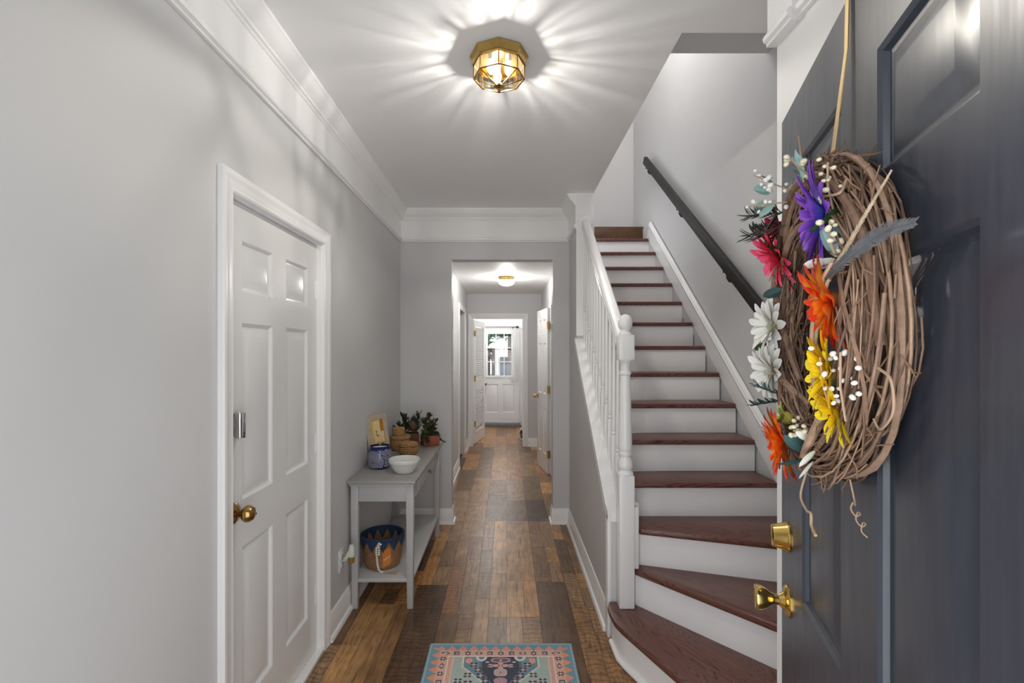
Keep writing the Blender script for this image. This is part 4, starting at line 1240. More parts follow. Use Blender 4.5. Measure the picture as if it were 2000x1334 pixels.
# ------------------------------------------------------------------ rug
rug = root('area_rug', (-0.027, 1.85, 0.0), 0, label='faded blue and coral oriental rug with a navy medallion just inside the entrance', category='rug')
RX0, RX1, RYF, RYN = -0.379, 0.325, 2.398, 1.30
M_rug = NT('woven_rug')
at = M_rug.node('ShaderNodeAttribute'); at.attribute_name = 'weave'
M_rug.link(at.outputs['Color'], M_rug.b.inputs['Base Color'])
M_rug.b.inputs['Roughness'].default_value = 0.95
M_rug.b.inputs['Specular IOR Level'].default_value = 0.1
M_rug = M_rug.m
def rug_mesh():
    W = RX1 - RX0
    us = np.linspace(0, W, 301)
    vs = np.concatenate([np.arange(0, 0.36, 0.0024), np.linspace(0.36, RYF - RYN, 150)])
    rs = np.random.RandomState(4)
    nu, nv = len(us), len(vs)
    U, V = np.meshgrid((us[1:] + us[:-1]) / 2, (vs[1:] + vs[:-1]) / 2)
    V2 = np.minimum(V, (RYF - RYN) - V)
    S = np.minimum(U, W - U); C = np.abs(U - W / 2)
    c8 = lambda r, g, b: np.array(lin(r, g, b)[:3])
    out = np.zeros(U.shape + (3,))
    def put(mask, c): out[mask] = c
    top = V2 < S
    D = np.minimum(S, V2)
    A = np.where(top, C, np.abs(V2 - 0.17))
    put(D >= 0, c8(104, 142, 160))
    put(D < 0.010, c8(142, 172, 182))
    # field first
    fld = (S > 0.100) & (V2 > 0.100)
    put(fld, c8(160, 176, 172))
    put(fld & (S < 0.128), c8(204, 158, 142))
    put(fld & (np.abs(S - 0.124) < 0.003), c8(214, 196, 178))
    hw = np.where(V2 < 0.175, 0.178, 0.178 - (V2 - 0.175) * 0.95)
    hw2 = np.where(V2 < 0.42, hw, 0.05)
    put(fld & (C < hw2), c8(98, 130, 146))
    put(fld & (C < hw2 - 0.035), c8(112, 140, 150))
    put(fld & (np.abs(C - hw2) < 0.0055), c8(200, 202, 188))
    nw = np.where(V2 < 0.20, 0.086, np.maximum(0.02, 0.086 - (V2 - 0.20) * 0.55))
    put(fld & (C < nw + 0.014), c8(82, 108, 130))
    put(fld & (C < nw), c8(46, 54, 76))
    def blob(cx, cy, rx, ry, c, p=1.0):
        put(fld & ((np.abs(C - cx) / rx) ** p + (np.abs(V2 - cy) / ry) ** p < 1), c)
    pink, mauve, dk, cream = c8(206, 158, 156), c8(176, 140, 150), c8(52, 46, 60), c8(206, 194, 180)
    blob(0.092, 0.104, 0.027, 0.032, c8(204, 206, 198), 2); blob(0.092, 0.104, 0.014, 0.018, c8(84, 122, 140), 2)
    blob(0.0, 0.128, 0.048, 0.019, mauve, 2.6); blob(0.0, 0.128, 0.038, 0.012, c8(104, 84, 96), 2)
    blob(0.0, 0.128, 0.010, 0.009, pink, 1)
    for cx, cy in ((0.0, 0.152), (0.0, 0.182), (0.021, 0.167)):
        blob(cx, cy, 0.013, 0.010, pink, 2)
    blob(0.0, 0.167, 0.010, 0.007, c8(92, 60, 76), 2); blob(0.0, 0.167, 0.004, 0.003, c8(236, 230, 222), 2)
    blob(0.046, 0.160, 0.016, 0.005, cream, 1); blob(0.046, 0.174, 0.018, 0.005, cream, 1); blob(0.040, 0.168, 0.008, 0.012, mauve, 2)
    blob(0.063, 0.142, 0.012, 0.006, cream, 1)
    blob(0.0, 0.215, 0.031, 0.026, c8(186, 164, 156), 3); blob(0.0, 0.215, 0.006, 0.006, c8(150, 120, 120), 2)
    blob(0.0, 0.27, 0.03, 0.022, mauve, 2); blob(0.0, 0.31, 0.018, 0.018, cream, 1.5)
    blob(0.150, 0.132, 0.016, 0.020, c8(210, 152, 134), 2.5)
    for cx, cy, s in ((0.126, 0.160, 1.0), (0.104, 0.196, 1.0), (0.090, 0.236, 1.1), (0.066, 0.27, 1.0), (0.150, 0.232, 1.0), (0.145, 0.285, 1.1), (0.19, 0.27, 1.0)):
        for ox, oy in ((-1, -1), (1, 1), (-1, 1), (1, -1)):
            blob(cx + 0.010 * ox * s, cy + 0.009 * oy * s, 0.008 * s, 0.007 * s, dk, 1.4)
        blob(cx, cy, 0.010 * s, 0.008 * s, pink, 1.2)
    # border with teeth pointing out and small hooked motifs
    b1 = (D > 0.014) & ~fld
    P = 0.0535
    f = np.abs(((A / P + 0.5) % 1) * 2 - 1)
    tooth = D > 0.016 + 0.040 * (1 - f) * 1.0
    tone = np.where(top[..., None], c8(204, 156, 140), c8(208, 148, 122))
    m = b1 & tooth
    out[m] = tone[m]
    m = b1 & tooth & (D < 0.058) & (D < 0.052)
    out[m] = np.where(top[..., None], c8(206, 142, 122), c8(214, 142, 106))[m]
    m = b1 & (D > 0.056) & (D < 0.096)
    out[m] = c8(206, 164, 150)
    Q = 0.0535
    ci = np.floor(A / Q + 0.5).astype(int); ca = (A / Q + 0.5) % 1 - 0.5; cd = (D - 0.076) / 0.022
    x = np.abs(ca) * 2; y = np.abs(cd)
    kind = (ci + top.astype(int)) % 3
    br = ((np.abs(x + y - 0.62) < 0.16) & (y < 0.72) & (x > 0.12)) & (kind == 0)
    fl_ = (((x - 0.3) ** 2 + (y - 0.3) ** 2 < 0.055) | ((x < 0.12) & (y > 0.45) & (y < 0.8))) & (kind == 1)
    sq = ((np.maximum(x * 1.3, y) < 0.62) & (np.maximum(x * 1.3, y) > 0.34)) & (kind == 2)
    m = b1 & (D > 0.052) & (D < 0.098) & (br | fl_ | sq)
    out[m] = c8(66, 56, 66)
    m = b1 & (D > 0.056) & (D < 0.096) & (kind == 1) & (x ** 2 + y ** 2 < 0.03)
    out[m] = c8(214, 206, 200)
    m = b1 & (D > 0.056) & (D < 0.096) & (kind == 2) & (np.maximum(x * 1.3, y) < 0.30)
    out[m] = c8(150, 160, 168)
    put((D > 0.096) & (D < 0.103), c8(222, 200, 186))
    # yarn irregularity and fading of the dyes
    out *= (0.86 + 0.24 * rs.rand(*U.shape))[..., None]
    fade = np.zeros(U.shape)
    for k in range(5):
        fade += np.sin(U * rs.uniform(12, 50) + V * rs.uniform(12, 50) + rs.uniform(0, 6))
    out = out * (1 - 0.10) * 1.22 + 0.10 * c8(206, 200, 194) * (1 + 0.25 * fade / 5)[..., None]
    zz = 0.0065 + 0.0012 * rs.rand(nv, nu)
    co = np.zeros((nv, nu, 3), np.float32)
    co[..., 0] = (RX0 + us)[None, :]; co[..., 1] = (RYF - vs)[:, None]; co[..., 2] = zz
    co = co.reshape(-1, 3)
    i = np.arange((nv - 1) * (nu - 1)); r = i // (nu - 1); c = i % (nu - 1)
    a = r * nu + c
    quads = np.stack([a, a + nu, a + nu + 1, a + 1], 1).astype(np.int32)
    me = bpy.data.meshes.new('pile')
    me.vertices.add(len(co)); me.vertices.foreach_set('co', (co - np.array(rug.location, np.float32)).ravel())
    me.loops.add(quads.size); me.loops.foreach_set('vertex_index', quads.ravel())
    me.polygons.add(len(quads)); me.polygons.foreach_set('loop_start', (np.arange(len(quads)) * 4).astype(np.int32))
    me.polygons.foreach_set('loop_total', np.full(len(quads), 4, np.int32))
    at = me.attributes.new('weave', 'FLOAT_COLOR', 'FACE')
    rgba = np.ones((len(quads), 4), np.float32); rgba[:, :3] = out.reshape(-1, 3)
    at.data.foreach_set('color', rgba.ravel())
    me.materials.append(M_rug)
    me.update(); me.validate()
    return me
link_mesh('pile', rug_mesh(), rug)
M_bind = mat('blue_binding', lin(132, 164, 176), 0.95, var=0.2, vscale=90, bump=0.3, bscale=300)
MB().tube([(RX0, RYN, 0.0045), (RX0, RYF, 0.0045), (RX1, RYF, 0.0045), (RX1, RYN, 0.0045), (RX0, RYN, 0.0045)], 0.0042, 8).build('binding', M_bind, rug, world=True)
MB().box(RX0 + 0.002, RX1 - 0.002, RYN, RYF - 0.002, 0.001, 0.005).build('backing', M_bind, rug, world=True)

# ------------------------------------------------------------------ wreath on the front door
WT = 0.432
dvec = Vector((0.311, 0.951, 0)).normalized()
W_O = FD_O - dvec * WT + Vector((0, 0, 1.53))
wr = root('flower_wreath', W_O, FD_R, label='grapevine wreath with bright artificial daisies hanging on the navy front door', category='wreath')
t = NT('grapevine_bark')
rn = t.rnd()
v = t.coords(scale=(1, 1, 1))
nb = t.noise(v, 45, 5, 0.65)
c1 = t.ramp(rn, [(0, lin(84, 66, 56)), (0.3, lin(140, 114, 98)), (0.7, lin(182, 152, 128)), (1, lin(112, 84, 68))])
t.link(t.mix(1.0, c1, t.ramp(nb, [(0.3, (0.58, 0.54, 0.50, 1)), (0.7, (1.12, 1.1, 1.08, 1))]), 'MULTIPLY'), t.b.inputs['Base Color'])
t.b.inputs['Roughness'].default_value = 0.8
t.bump(nb, 0.35, 0.002)
M_vine = t.m
M_twig = mat('thin_twig', lin(126, 98, 76), 0.85, var=0.4, vscale=18)
M_tend = mat('pale_tendril', lin(176, 150, 124), 0.75, var=0.15)
def ringpt(a, rho, psi, RM=0.206, rw=0.031, rr=0.046, wc=0.034):
    R = RM + rr * rho * math.cos(psi)
    return Vector((R * math.cos(a), -(wc + rw * rho * math.sin(psi)), R * math.sin(a)))
rw_ = random.Random(21)
def vine_pts(a0, span, rho, psi0, drift, wob, n):
    pts = []
    ph = rw_.uniform(0, 6); f1 = rw_.uniform(2, 5)
    for i in range(n + 1):
        u = i / n
        a = a0 + span * u
        pts.append(ringpt(a, rho * (1 + wob * math.sin(f1 * a + ph)), psi0 + drift * u + wob * math.sin(2.3 * a + ph)))
    return pts
def vine(a0, span, rho, psi0, drift, wob, r, seg=6):
    n = max(8, int(abs(span) * 7))
    pts = vine_pts(a0, span, rho, psi0, drift, wob, n)
    rs = [r * (1.0 - 0.45 * i / n) * (1.28 if (i % 6 == 3) else 1.0) for i in range(n + 1)]
    MB().tube(pts, rs, seg).build('vine', M_vine, wr)
for k in range(7):
    vine(rw_.uniform(0, 2 * PI), rw_.uniform(2.2, 4.6), rw_.uniform(0.75, 1.02), rw_.uniform(0, 2 * PI), rw_.uniform(-1.6, 1.6), 0.14, rw_.uniform(0.0036, 0.0052), 7)
for k in range(210):
    vine(rw_.uniform(0, 2 * PI), rw_.choice([-1, 1]) * rw_.uniform(1.2, 4.2), rw_.uniform(0.45, 1.05), rw_.uniform(0, 2 * PI), rw_.uniform(-2.2, 2.2), 0.26, rw_.uniform(0.0011, 0.0027))
# a stout branch sweeping over the face and a loose one at the bottom
def smooth_tube(pts, r0, r1, name, m, n=8, seg=7, flat=None):
    pts = [Vector(p) for p in pts]
    P = [pts[0] * 2 - pts[1]] + pts + [pts[-1] * 2 - pts[-2]]
    out = []
    for i in range(1, len(P) - 2):
        for k in range(n):
            u = k / n
            p0, p1, p2, p3 = P[i - 1], P[i], P[i + 1], P[i + 2]
            out.append(0.5 * ((2 * p1) + (p2 - p0) * u + (2 * p0 - 5 * p1 + 4 * p2 - p3) * u * u + (3 * p1 - p0 - 3 * p2 + p3) * u ** 3))
    out.append(pts[-1])
    rs = [r0 + (r1 - r0) * i / (len(out) - 1) for i in range(len(out))]
    return MB().tube(out, rs, seg, flat=flat).build(name, m, wr)
def RP(deg, rho, psi): return ringpt(math.radians(deg), rho, math.radians(psi))
smooth_tube([RP(122, 1.1, 100), RP(95, 1.25, 80), RP(68, 1.2, 70), RP(45, 1.15, 60), RP(20, 1.1, 40), RP(-10, 1.0, 20)], 0.0070, 0.0045, 'vine', M_vine)
smooth_tube([RP(150, 1.0, 120), RP(118, 1.15, 130), RP(90, 1.15, 150), RP(60, 1.1, 175), RP(30, 1.05, 200)], 0.0065, 0.0045, 'vine', M_vine)
smooth_tube([RP(-18, 1.15, 130), RP(-45, 1.2, 110), RP(-70, 1.25, 90), RP(-92, 1.2, 50), RP(-110, 1.0, 20)], 0.0070, 0.005, 'vine', M_vine)
smooth_tube([RP(165, 1.1, 40), RP(185, 1.15, 60), RP(205, 1.1, 100), RP(228, 1.1, 150), RP(245, 1.0, 180)], 0.0075, 0.006, 'vine', M_vine)
smooth_tube([RP(130, 1.1, 60), RP(160, 1.1, 110), RP(190, 1.05, 150), RP(222, 1.1, 175)], 0.007, 0.0055, 'vine', M_vine)
# fine twigs woven through, and short broken ends
tw = MB()
for k in range(150):
    a0 = rw_.uniform(0, 2 * PI)
    tw.tube(vine_pts(a0, rw_.choice([-1, 1]) * rw_.uniform(0.4, 1.8), rw_.uniform(0.3, 1.12), rw_.uniform(0, 6.28), rw_.uniform(-3, 3), 0.2, 7), rw_.uniform(0.0009, 0.0019), 4)
for k in range(320):
    a = rw_.uniform(0, 2 * PI); psi = rw_.uniform(0, 2 * PI)
    p = ringpt(a, 0.95, psi)
    q = ringpt(a + rw_.uniform(-0.16, 0.16), 1.2 + rw_.uniform(0, 0.35), psi + rw_.uniform(-0.5, 0.5))
    mid = (p + q) / 2 + Vector((rw_.uniform(-.006, .006), rw_.uniform(-.006, .006), rw_.uniform(-.006, .006)))
    if q.y > -0.004: continue
    tw.tube([p, mid, q], [0.0015, 0.0013, 0.0007], 4)
tw.build('twig_tangle', M_twig, wr, kind='stuff')
# thick clump of short twigs at the top, seen end on
tw = MB()
for k in range(120):
    a = math.radians(rw_.uniform(62, 122))
    p = ringpt(a, rw_.uniform(0.5, 1.0), rw_.uniform(-0.6, 2.2))
    q = ringpt(a + rw_.uniform(-0.25, 0.25), rw_.uniform(0.8, 1.25), rw_.uniform(-0.3, 1.6))
    tw.tube([p, (p + q) / 2 + Vector((0, -0.004, 0.006)), q], [0.002, 0.0022, 0.0012], 4)
tw.build('twig_clump', M_vine, wr, kind='stuff')
smooth_tube([RP(-16, 1.05, 20), RP(-17, 1.6, 10), RP(-23, 1.95, 8), RP(-30, 1.6, 10), RP(-30, 1.2, 15)], 0.0018, 0.0012, 'tendril', M_tend)
smooth_tube([RP(-80, 1.1, 60), Vector((0.045, -0.075, -0.272)), Vector((0.075, -0.075, -0.287)), Vector((0.098, -0.075, -0.285)), Vector((0.105, -0.076, -0.300)), Vector((0.128, -0.077, -0.306))], 0.0016, 0.0022, 'tendril', M_tend)
smooth_tube([RP(-62, 1.1, 0)] + [Vector((0.115 + 0.0045 * k, -0.03 + 0.004 * math.cos(k * 1.6), -0.262 + 0.006 * math.sin(k * 1.6) - 0.002 * k)) for k in range(12)], 0.0012, 0.0009, 'tendril', M_tend, 5, 5)
smooth_tube([RP(100, 1.0, 80), Vector((-0.06, -0.05, 0.285)), Vector((-0.03, -0.06, 0.315))], 0.0022, 0.0012, 'tendril', M_tend)
smooth_tube([RP(45, 1.0, 40), RP(38, 1.35, 55), RP(46, 1.6, 80), RP(54, 1.2, 95)], 0.002, 0.0015, 'tendril', M_tend)

# flowers
def petal_mat(name, stops, rough=0.6):
    t = NT(name)
    v = t.coords()
    sp = t.node('ShaderNodeSeparateXYZ'); t.link(v, sp.inputs[0])
    f = t.math('MULTIPLY', sp.outputs[0], 1 / 0.05)
    st_ = t.noise(t.coords(scale=(4, 260, 4)), 1, 2)
    f = t.math('ADD', f, t.math('MULTIPLY', t.math('SUBTRACT', t.rnd(), 0.5), 0.25))
    c = t.ramp(f, stops)
    c = t.mix(1.0, c, t.ramp(st_, [(0.35, (0.84, 0.84, 0.84, 1)), (0.65, (1.06, 1.06, 1.06, 1))]), 'MULTIPLY')
    t.link(c, t.b.inputs['Base Color'])
    t.b.inputs['Roughness'].default_value = rough
    return t.m
PM = {
    'red': petal_mat('pink_red_petal', [(0, lin(176, 22, 44)), (0.5, lin(222, 40, 72)), (1, lin(238, 84, 122))]),
    'purple': petal_mat('blue_purple_petal', [(0, lin(78, 96, 208)), (0.4, lin(128, 128, 232)), (0.75, lin(134, 82, 196)), (1, lin(150, 92, 206))]),
    'orange': petal_mat('orange_petal', [(0, lin(206, 44, 14)), (0.4, lin(240, 108, 20)), (0.8, lin(248, 150, 28)), (1, lin(226, 66, 34))]),
    'yellow': petal_mat('yellow_petal', [(0, lin(198, 150, 10)), (0.4, lin(240, 206, 18)), (1, lin(252, 224, 36))]),
    'white': petal_mat('cream_white_petal', [(0, lin(196, 198, 172)), (0.4, lin(226, 226, 218)), (1, lin(232, 230, 226))]),
    'lime': petal_mat('lime_petal', [(0, lin(176, 190, 84)), (1, lin(222, 226, 160))]),
}
CM = {'red': lin(120, 20, 30), 'purple': lin(70, 70, 120), 'orange': lin(120, 70, 20), 'yellow': lin(170, 120, 20), 'white': lin(190, 180, 110), 'lime': lin(200, 190, 90)}
CM = {k: mat(k + '_flower_heart', c, 0.8, var=0.3, vscale=200) for k, c in CM.items()}
M_gl = mat('artificial_green_leaf', lin(48, 84, 44), 0.42, var=0.25, vscale=30)
PMESH = {}
def petal_mb(L, W, curl, nu=2, nv=7):
    m = MB()
    def f(u, v):
        s = (u - 0.5) * 2
        wv = W * min(1.0, 0.38 + 0.62 * (v / 0.55) ** 0.9)
        if v > 0.7: wv = W * math.sqrt(max(0.02, 1 - ((v - 0.7) / 0.31) ** 2))
        a = curl * v
        return Vector((L * v * math.cos(a * 0.6), s * wv / 2, L * v * math.sin(a * 0.6) + 0.16 * wv * abs(s)))
    return m.surf(f, nu, nv)
def petal_mesh(col, L, W, curl):
    k = (col, L, W, curl)
    if k not in PMESH:
        PMESH[k] = petal_mb(L, W, curl).mesh('petal', PM[col], 60)
    return PMESH[k]
fnames = {'red': 'pink red daisy', 'purple': 'blue and purple daisy', 'orange': 'orange daisy', 'yellow': 'yellow daisy', 'white': 'cream white daisy', 'lime': 'small lime green blossom'}
def flower(col, pos, axis, R=0.052, layers=((17, 0.28, 1.0), (14, 0.60, 0.88), (9, 0.95, 0.62)), W=0.0190, curl=-0.25, spin=0.0, label=None):
    axis = Vector(axis).normalized()
    q = axis.to_track_quat('Z', 'Y').to_matrix().to_4x4()
    F = Matrix.Translation(pos) @ q
    h = MB().lathe([(0.002, -0.014), (0.009, -0.010), (0.012, -0.001), (0.011, 0.005), (0.006, 0.009), (0.001, 0.010)], 14).build('flower', CM[col], wr, label=(label or fnames[col]))
    h.matrix_basis = F
    rf = random.Random(str(col) + str(pos))
    for li, (n, el, s) in enumerate(layers):
        for k in range(n):
            az = spin + 2 * PI * (k + 0.5 * li) / n + rf.uniform(-.1, .1)
            me = petal_mesh(col, R, W, curl)
            M = Matrix.Rotation(az, 4, 'Z') @ Matrix.Translation((0.007, 0, 0.001 * li)) @ Matrix.Rotation(-(el + rf.uniform(-.14, .14)), 4, 'Y') @ Matrix.Rotation(rf.uniform(-.25, .25), 4, 'X') @ Matrix.Scale(s * rf.uniform(0.9, 1.08), 4)
            link_mesh('petal', me, h, M)
    return h
def LP(t, z, w): return Vector((t - WT, -w - 0.006, z - 1.53))
flower('red', LP(0.285, 1.665, 0.058), (0.0, -1, -0.45), 0.064, label='large pink red daisy')
flower('red', LP(0.30, 1.715, 0.062), (-0.2, -1, 0.15), 0.040, ((10, 0.45, 1.0), (8, 0.85, 0.8)), 0.015, label='smaller pink red daisy')
flower('purple', LP(0.575, 1.665, 0.062), (-0.22, -1, -0.12), 0.068)
flower('orange', LP(0.61, 1.545, 0.064), (-0.22, -1, -0.25), 0.062, label='upper orange daisy')
flower('yellow', LP(0.60, 1.452, 0.062), (-0.22, -1, -0.05), 0.056, label='upper yellow daisy')
flower('yellow', LP(0.60, 1.405, 0.054), (-0.15, -1, -0.35), 0.048, ((13, 0.35, 1.0), (10, 0.75, 0.8)), 0.016, label='lower yellow daisy')
flower('white', LP(0.235, 1.530, 0.060), (0.25, -1, 0.0), 0.056, label='upper cream white daisy')
flower('white', LP(0.245, 1.440, 0.062), (0.25, -1, -0.1), 0.056, label='lower cream white daisy')
flower('orange', LP(0.405, 1.325, 0.074), (-0.1, -1, -0.25), 0.060, label='lower orange red daisy')
flower('lime', LP(0.365, 1.362, 0.066), (-0.1, -1, 0.3), 0.026, ((5, 0.7, 1.0), (4, 1.1, 0.7)), 0.018)

# leaves
def leaf(pos, direc, L, Wd, m, name='leaf', curl=0.4, roll=0.0):
    direc = Vector(direc).normalized()
    q = direc.to_track_quat('X', 'Z').to_matrix().to_4x4()
    o = leaf_mb(L, Wd, curl, 0.0006, 2, 6, base=0.15).build(name, m, wr)
    o.matrix_basis = Matrix.Translation(pos) @ q @ Matrix.Rotation(roll, 4, 'X')
    return o
M_euc = mat('grey_green_eucalyptus', lin(140, 172, 168), 0.6, var=0.15, vscale=25)
M_teal = mat('dark_teal_leaf', lin(46, 78, 78), 0.6, var=0.3, vscale=25)
M_berry = mat('white_berry', (0.80, 0.79, 0.74, 1), 0.4, var=0.06)
M_cream_b = mat('cream_berry', lin(214, 208, 180), 0.5, var=0.1)
M_gdk = mat('dark_fern', lin(66, 76, 68), 0.7, var=0.3, vscale=30)
leaf(LP(0.30, 1.665, 0.075), (-0.35, -0.5, 0.9), 0.062, 0.026, M_gl, roll=0.9)
leaf(LP(0.315, 1.665, 0.070), (-0.9, -0.4, 0.15), 0.058, 0.026, M_gl, roll=1.2)
leaf(LP(0.365, 1.735, 0.06), (-0.15, -0.25, 1), 0.055, 0.020, M_gl, roll=0.6)
leaf(LP(0.60, 1.665, 0.055), (0.25, -0.3, -0.55), 0.050, 0.024, M_gl, roll=0.8)
leaf(LP(0.235, 1.485, 0.055), (-0.3, -0.9, -0.1), 0.045, 0.026, M_gl, roll=1.3)
leaf(LP(0.60, 1.425, 0.05), (0.4, -0.2, 0.55), 0.046, 0.022, M_gl, roll=0.6)
leaf(LP(0.47, 1.325, 0.055), (0.6, -0.6, 0.25), 0.050, 0.024, M_teal, roll=0.9)
leaf(LP(0.47, 1.315, 0.055), (0.2, -0.7, -0.55), 0.048, 0.022, M_teal, roll=0.5)
leaf(LP(0.28, 1.60, 0.05), (-0.2, -0.8, -0.5), 0.040, 0.024, M_teal, roll=0.9)
for k, (dt, dz, dw) in enumerate(((-0.045, 0.035, 0.02), (-0.03, 0.015, 0.025), (-0.055, 0.0, 0.02), (-0.02, -0.005, 0.02), (-0.05, -0.02, 0.01))):
    leaf(LP(0.40 + dt, 1.75 + dz, 0.065 + dw), (-0.5, -0.7, 0.5 - 0.3 * k), 0.036, 0.024, M_euc if k < 4 else M_teal, 'eucalyptus_leaf', 0.2, 0.7 * k)
leaf(LP(0.61, 1.60, 0.058), (-0.05, -0.25, 1), 0.055, 0.022, M_euc, 'eucalyptus_leaf', 0.2, 1.0)
leaf(LP(0.615, 1.60, 0.062), (0.05, -0.5, 0.75), 0.045, 0.020, M_euc, 'eucalyptus_leaf', 0.2, 0.4)
leaf(LP(0.60, 1.595, 0.062), (-0.5, -0.8, 0.05), 0.036, 0.015, PM['white'], 'white_petal', 0.1, 1.2)
leaf(LP(0.605, 1.598, 0.058), (-0.3, -0.8, -0.25), 0.035, 0.016, PM['white'], 'white_petal', 0.1, 0.6)
leaf(LP(0.52, 1.335, 0.060), (0.0, -0.4, -0.7), 0.034, 0.014, PM['white'], 'white_petal', 0.2, 0.9)
leaf(LP(0.515, 1.318, 0.062), (-0.1, -0.3, -0.8), 0.034, 0.013, PM['white'], 'white_petal', 0.2, 0.3)
leaf(LP(0.50, 1.345, 0.060), (0.3, -0.6, 0.3), 0.028, 0.013, PM['white'], 'white_petal', 0.2, 0.9)
def sprig(pos, direc, L, n, m, size, seed, name='berry_sprig', spread=0.012):
    r_ = random.Random(seed)
    d = Vector(direc).normalized()
    pos = Vector(pos)
    st_ = MB().tube([pos, pos + d * L * 0.5 + Vector((0, -0.003, 0)), pos + d * L], 0.0014, 5).build(name, M_tend, wr)
    mb = MB().ball((0, 0, 0), 1.0, 8, 6, (1, 1, 1.25))
    me = mb.mesh('berry', m)
    for k in range(n):
        u = 0.25 + 0.78 * k / max(1, n - 1)
        p = pos + d * L * u + Vector((r_.uniform(-1, 1), r_.uniform(-1, 1), r_.uniform(-1, 1))) * spread
        link_mesh('berry', me, st_, Matrix.Translation(p) @ Euler((r_.uniform(0, 3), r_.uniform(0, 3), 0)).to_matrix().to_4x4() @ Matrix.Scale(size * 0.82 * r_.uniform(0.7, 1.2), 4))
sprig(LP(0.41, 1.75, 0.065), (-0.45, -0.55, 0.5), 0.080, 13, M_berry, 0.0046, 1)
sprig(LP(0.40, 1.735, 0.07), (-0.3, -0.8, 0.05), 0.060, 7, M_berry, 0.0045, 2)
sprig(LP(0.52, 1.735, 0.065), (0.25, -0.4, 0.3), 0.045, 8, M_cream_b, 0.0045, 3)
sprig(LP(0.60, 1.665, 0.062), (0.2, -0.15, 0.9), 0.060, 12, M_cream_b, 0.0038, 4)
sprig(LP(0.645, 1.395, 0.062), (0.12, -0.1, 1), 0.085, 17, M_berry, 0.0038, 5, spread=0.015)
sprig(LP(0.615, 1.40, 0.068), (0.15, -0.2, 0.9), 0.075, 9, M_berry, 0.0034, 6)
sprig(LP(0.46, 1.37, 0.06), (0.6, -0.3, -0.1), 0.060, 14, M_cream_b, 0.0040, 7)
sprig(LP(0.62, 1.60, 0.065), (0.3, -0.2, 0.7), 0.045, 10, M_cream_b, 0.0042, 8)
# dark fern sprays at the left edge and dusty miller below
def fern(pos, direc, L, m, n=16, ll=0.022, name='fern_spray'):
    d = Vector(direc).normalized(); pos = Vector(pos)
    mb = MB().tube([pos, pos + d * L], 0.0012, 4)
    lf_ = leaf_mb(ll, 0.0075, 0.35, 0, 2, 4, base=0.3); rq = random.Random(n)
    side = d.cross(Vector((0, -1, 0.2))).normalized()
    for k in range(n):
        u = 0.15 + 0.85 * k / (n - 1)
        for sg in (-1, 1):
            dd = (d * rq.uniform(0.6, 1.3) + side * sg * rq.uniform(0.5, 1.0) + Vector((rq.uniform(-.4, .4), -0.3 + rq.uniform(-.4, .4), rq.uniform(-.4, .4)))).normalized()
            q = dd.to_track_quat('X', 'Z').to_matrix().to_4x4()
            M = Matrix.Translation(pos + d * L * u) @ q
            b = len(mb.v)
            mb.v += [M @ p for p in lf_.v]; mb.f += [tuple(b + i for i in f) for f in lf_.f]
    mb.build(name, m, wr)
fern(LP(0.37, 1.725, 0.06), (-0.6, -0.75, 0.15), 0.075, M_gdk)
fern(LP(0.36, 1.705, 0.06), (-0.6, -0.75, -0.05), 0.070, M_gdk, 14, 0.028)
fern(LP(0.31, 1.715, 0.055), (-0.5, -0.5, -0.1), 0.055, M_gdk, 10, 0.03)
fern(LP(0.29, 1.395, 0.055), (-0.35, -0.8, 0.35), 0.050, M_teal, 10, 0.014)
fern(LP(0.29, 1.385, 0.055), (-0.3, -0.85, -0.2), 0.050, M_teal, 10, 0.014)
fern(LP(0.50, 1.735, 0.07), (-0.3, -0.2, 1), 0.035, M_euc, 6, 0.022)
# feathers
M_fgrey = mat('grey_feather', lin(92, 94, 98), 0.75, var=0.3, vscale=60)
M_fpale = mat('pale_stem', lin(186, 168, 142), 0.7, var=0.25, vscale=60)
def feather(pts, Wd, m, label):
    pts = [Vector(p) for p in pts]
    P = [pts[0] * 2 - pts[1]] + pts + [pts[-1] * 2 - pts[-2]]
    out = []
    for i in range(1, len(P) - 2):
        for k in range(10):
            u = k / 10; p0, p1, p2, p3 = P[i - 1], P[i], P[i + 1], P[i + 2]
            out.append(0.5 * ((2 * p1) + (p2 - p0) * u + (2 * p0 - 5 * p1 + 4 * p2 - p3) * u * u + (3 * p1 - p0 - 3 * p2 + p3) * u ** 3))
    out.append(pts[-1])
    n = len(out)
    q = MB().tube(out, [0.0018 * (1 - 0.8 * i / n) for i in range(n)], 5).build('feather', m, wr, label=label)
    mb = MB(); rf = random.Random(9)
    for i in range(1, n - 1):
        t_ = (out[i + 1] - out[i - 1]).normalized()
        sd = t_.cross(Vector((0.5, -0.6, 0.1))).normalized()
        w = Wd * math.sin(PI * min(1, (i / n) * 0.9 + 0.08)) ** 0.6
        for rep in range(3):
            b0 = out[i].lerp(out[i + 1], rep / 3)
            for sg in (-1, 1):
                e = b0 + t_ * w * 1.3 + sd * sg * w * rf.uniform(0.8, 1.1)
                mb.add([b0 - t_ * 0.0012, b0 + t_ * 0.0016, e + t_ * 0.001, e - t_ * 0.0008], [(0, 1, 2, 3)])
    mb.build('vane', m, q)
feather([(0.190, -0.085, 0.040), (0.235, -0.070, 0.062), (0.275, -0.055, 0.077), (0.325, -0.045, 0.076)], 0.010, M_fgrey, 'dark grey feather')
feather([(0.150, -0.085, -0.07), (0.185, -0.085, 0.02), (0.225, -0.065, 0.085), (0.275, -0.045, 0.145)], 0.0035, M_fpale, 'pale straw coloured spike')
smooth_tube([(0.165, -0.088, -0.10), (0.162, -0.090, -0.03), (0.185, -0.088, 0.03), (0.205, -0.08, 0.06)], 0.0036, 0.0026, 'tendril', M_tend)

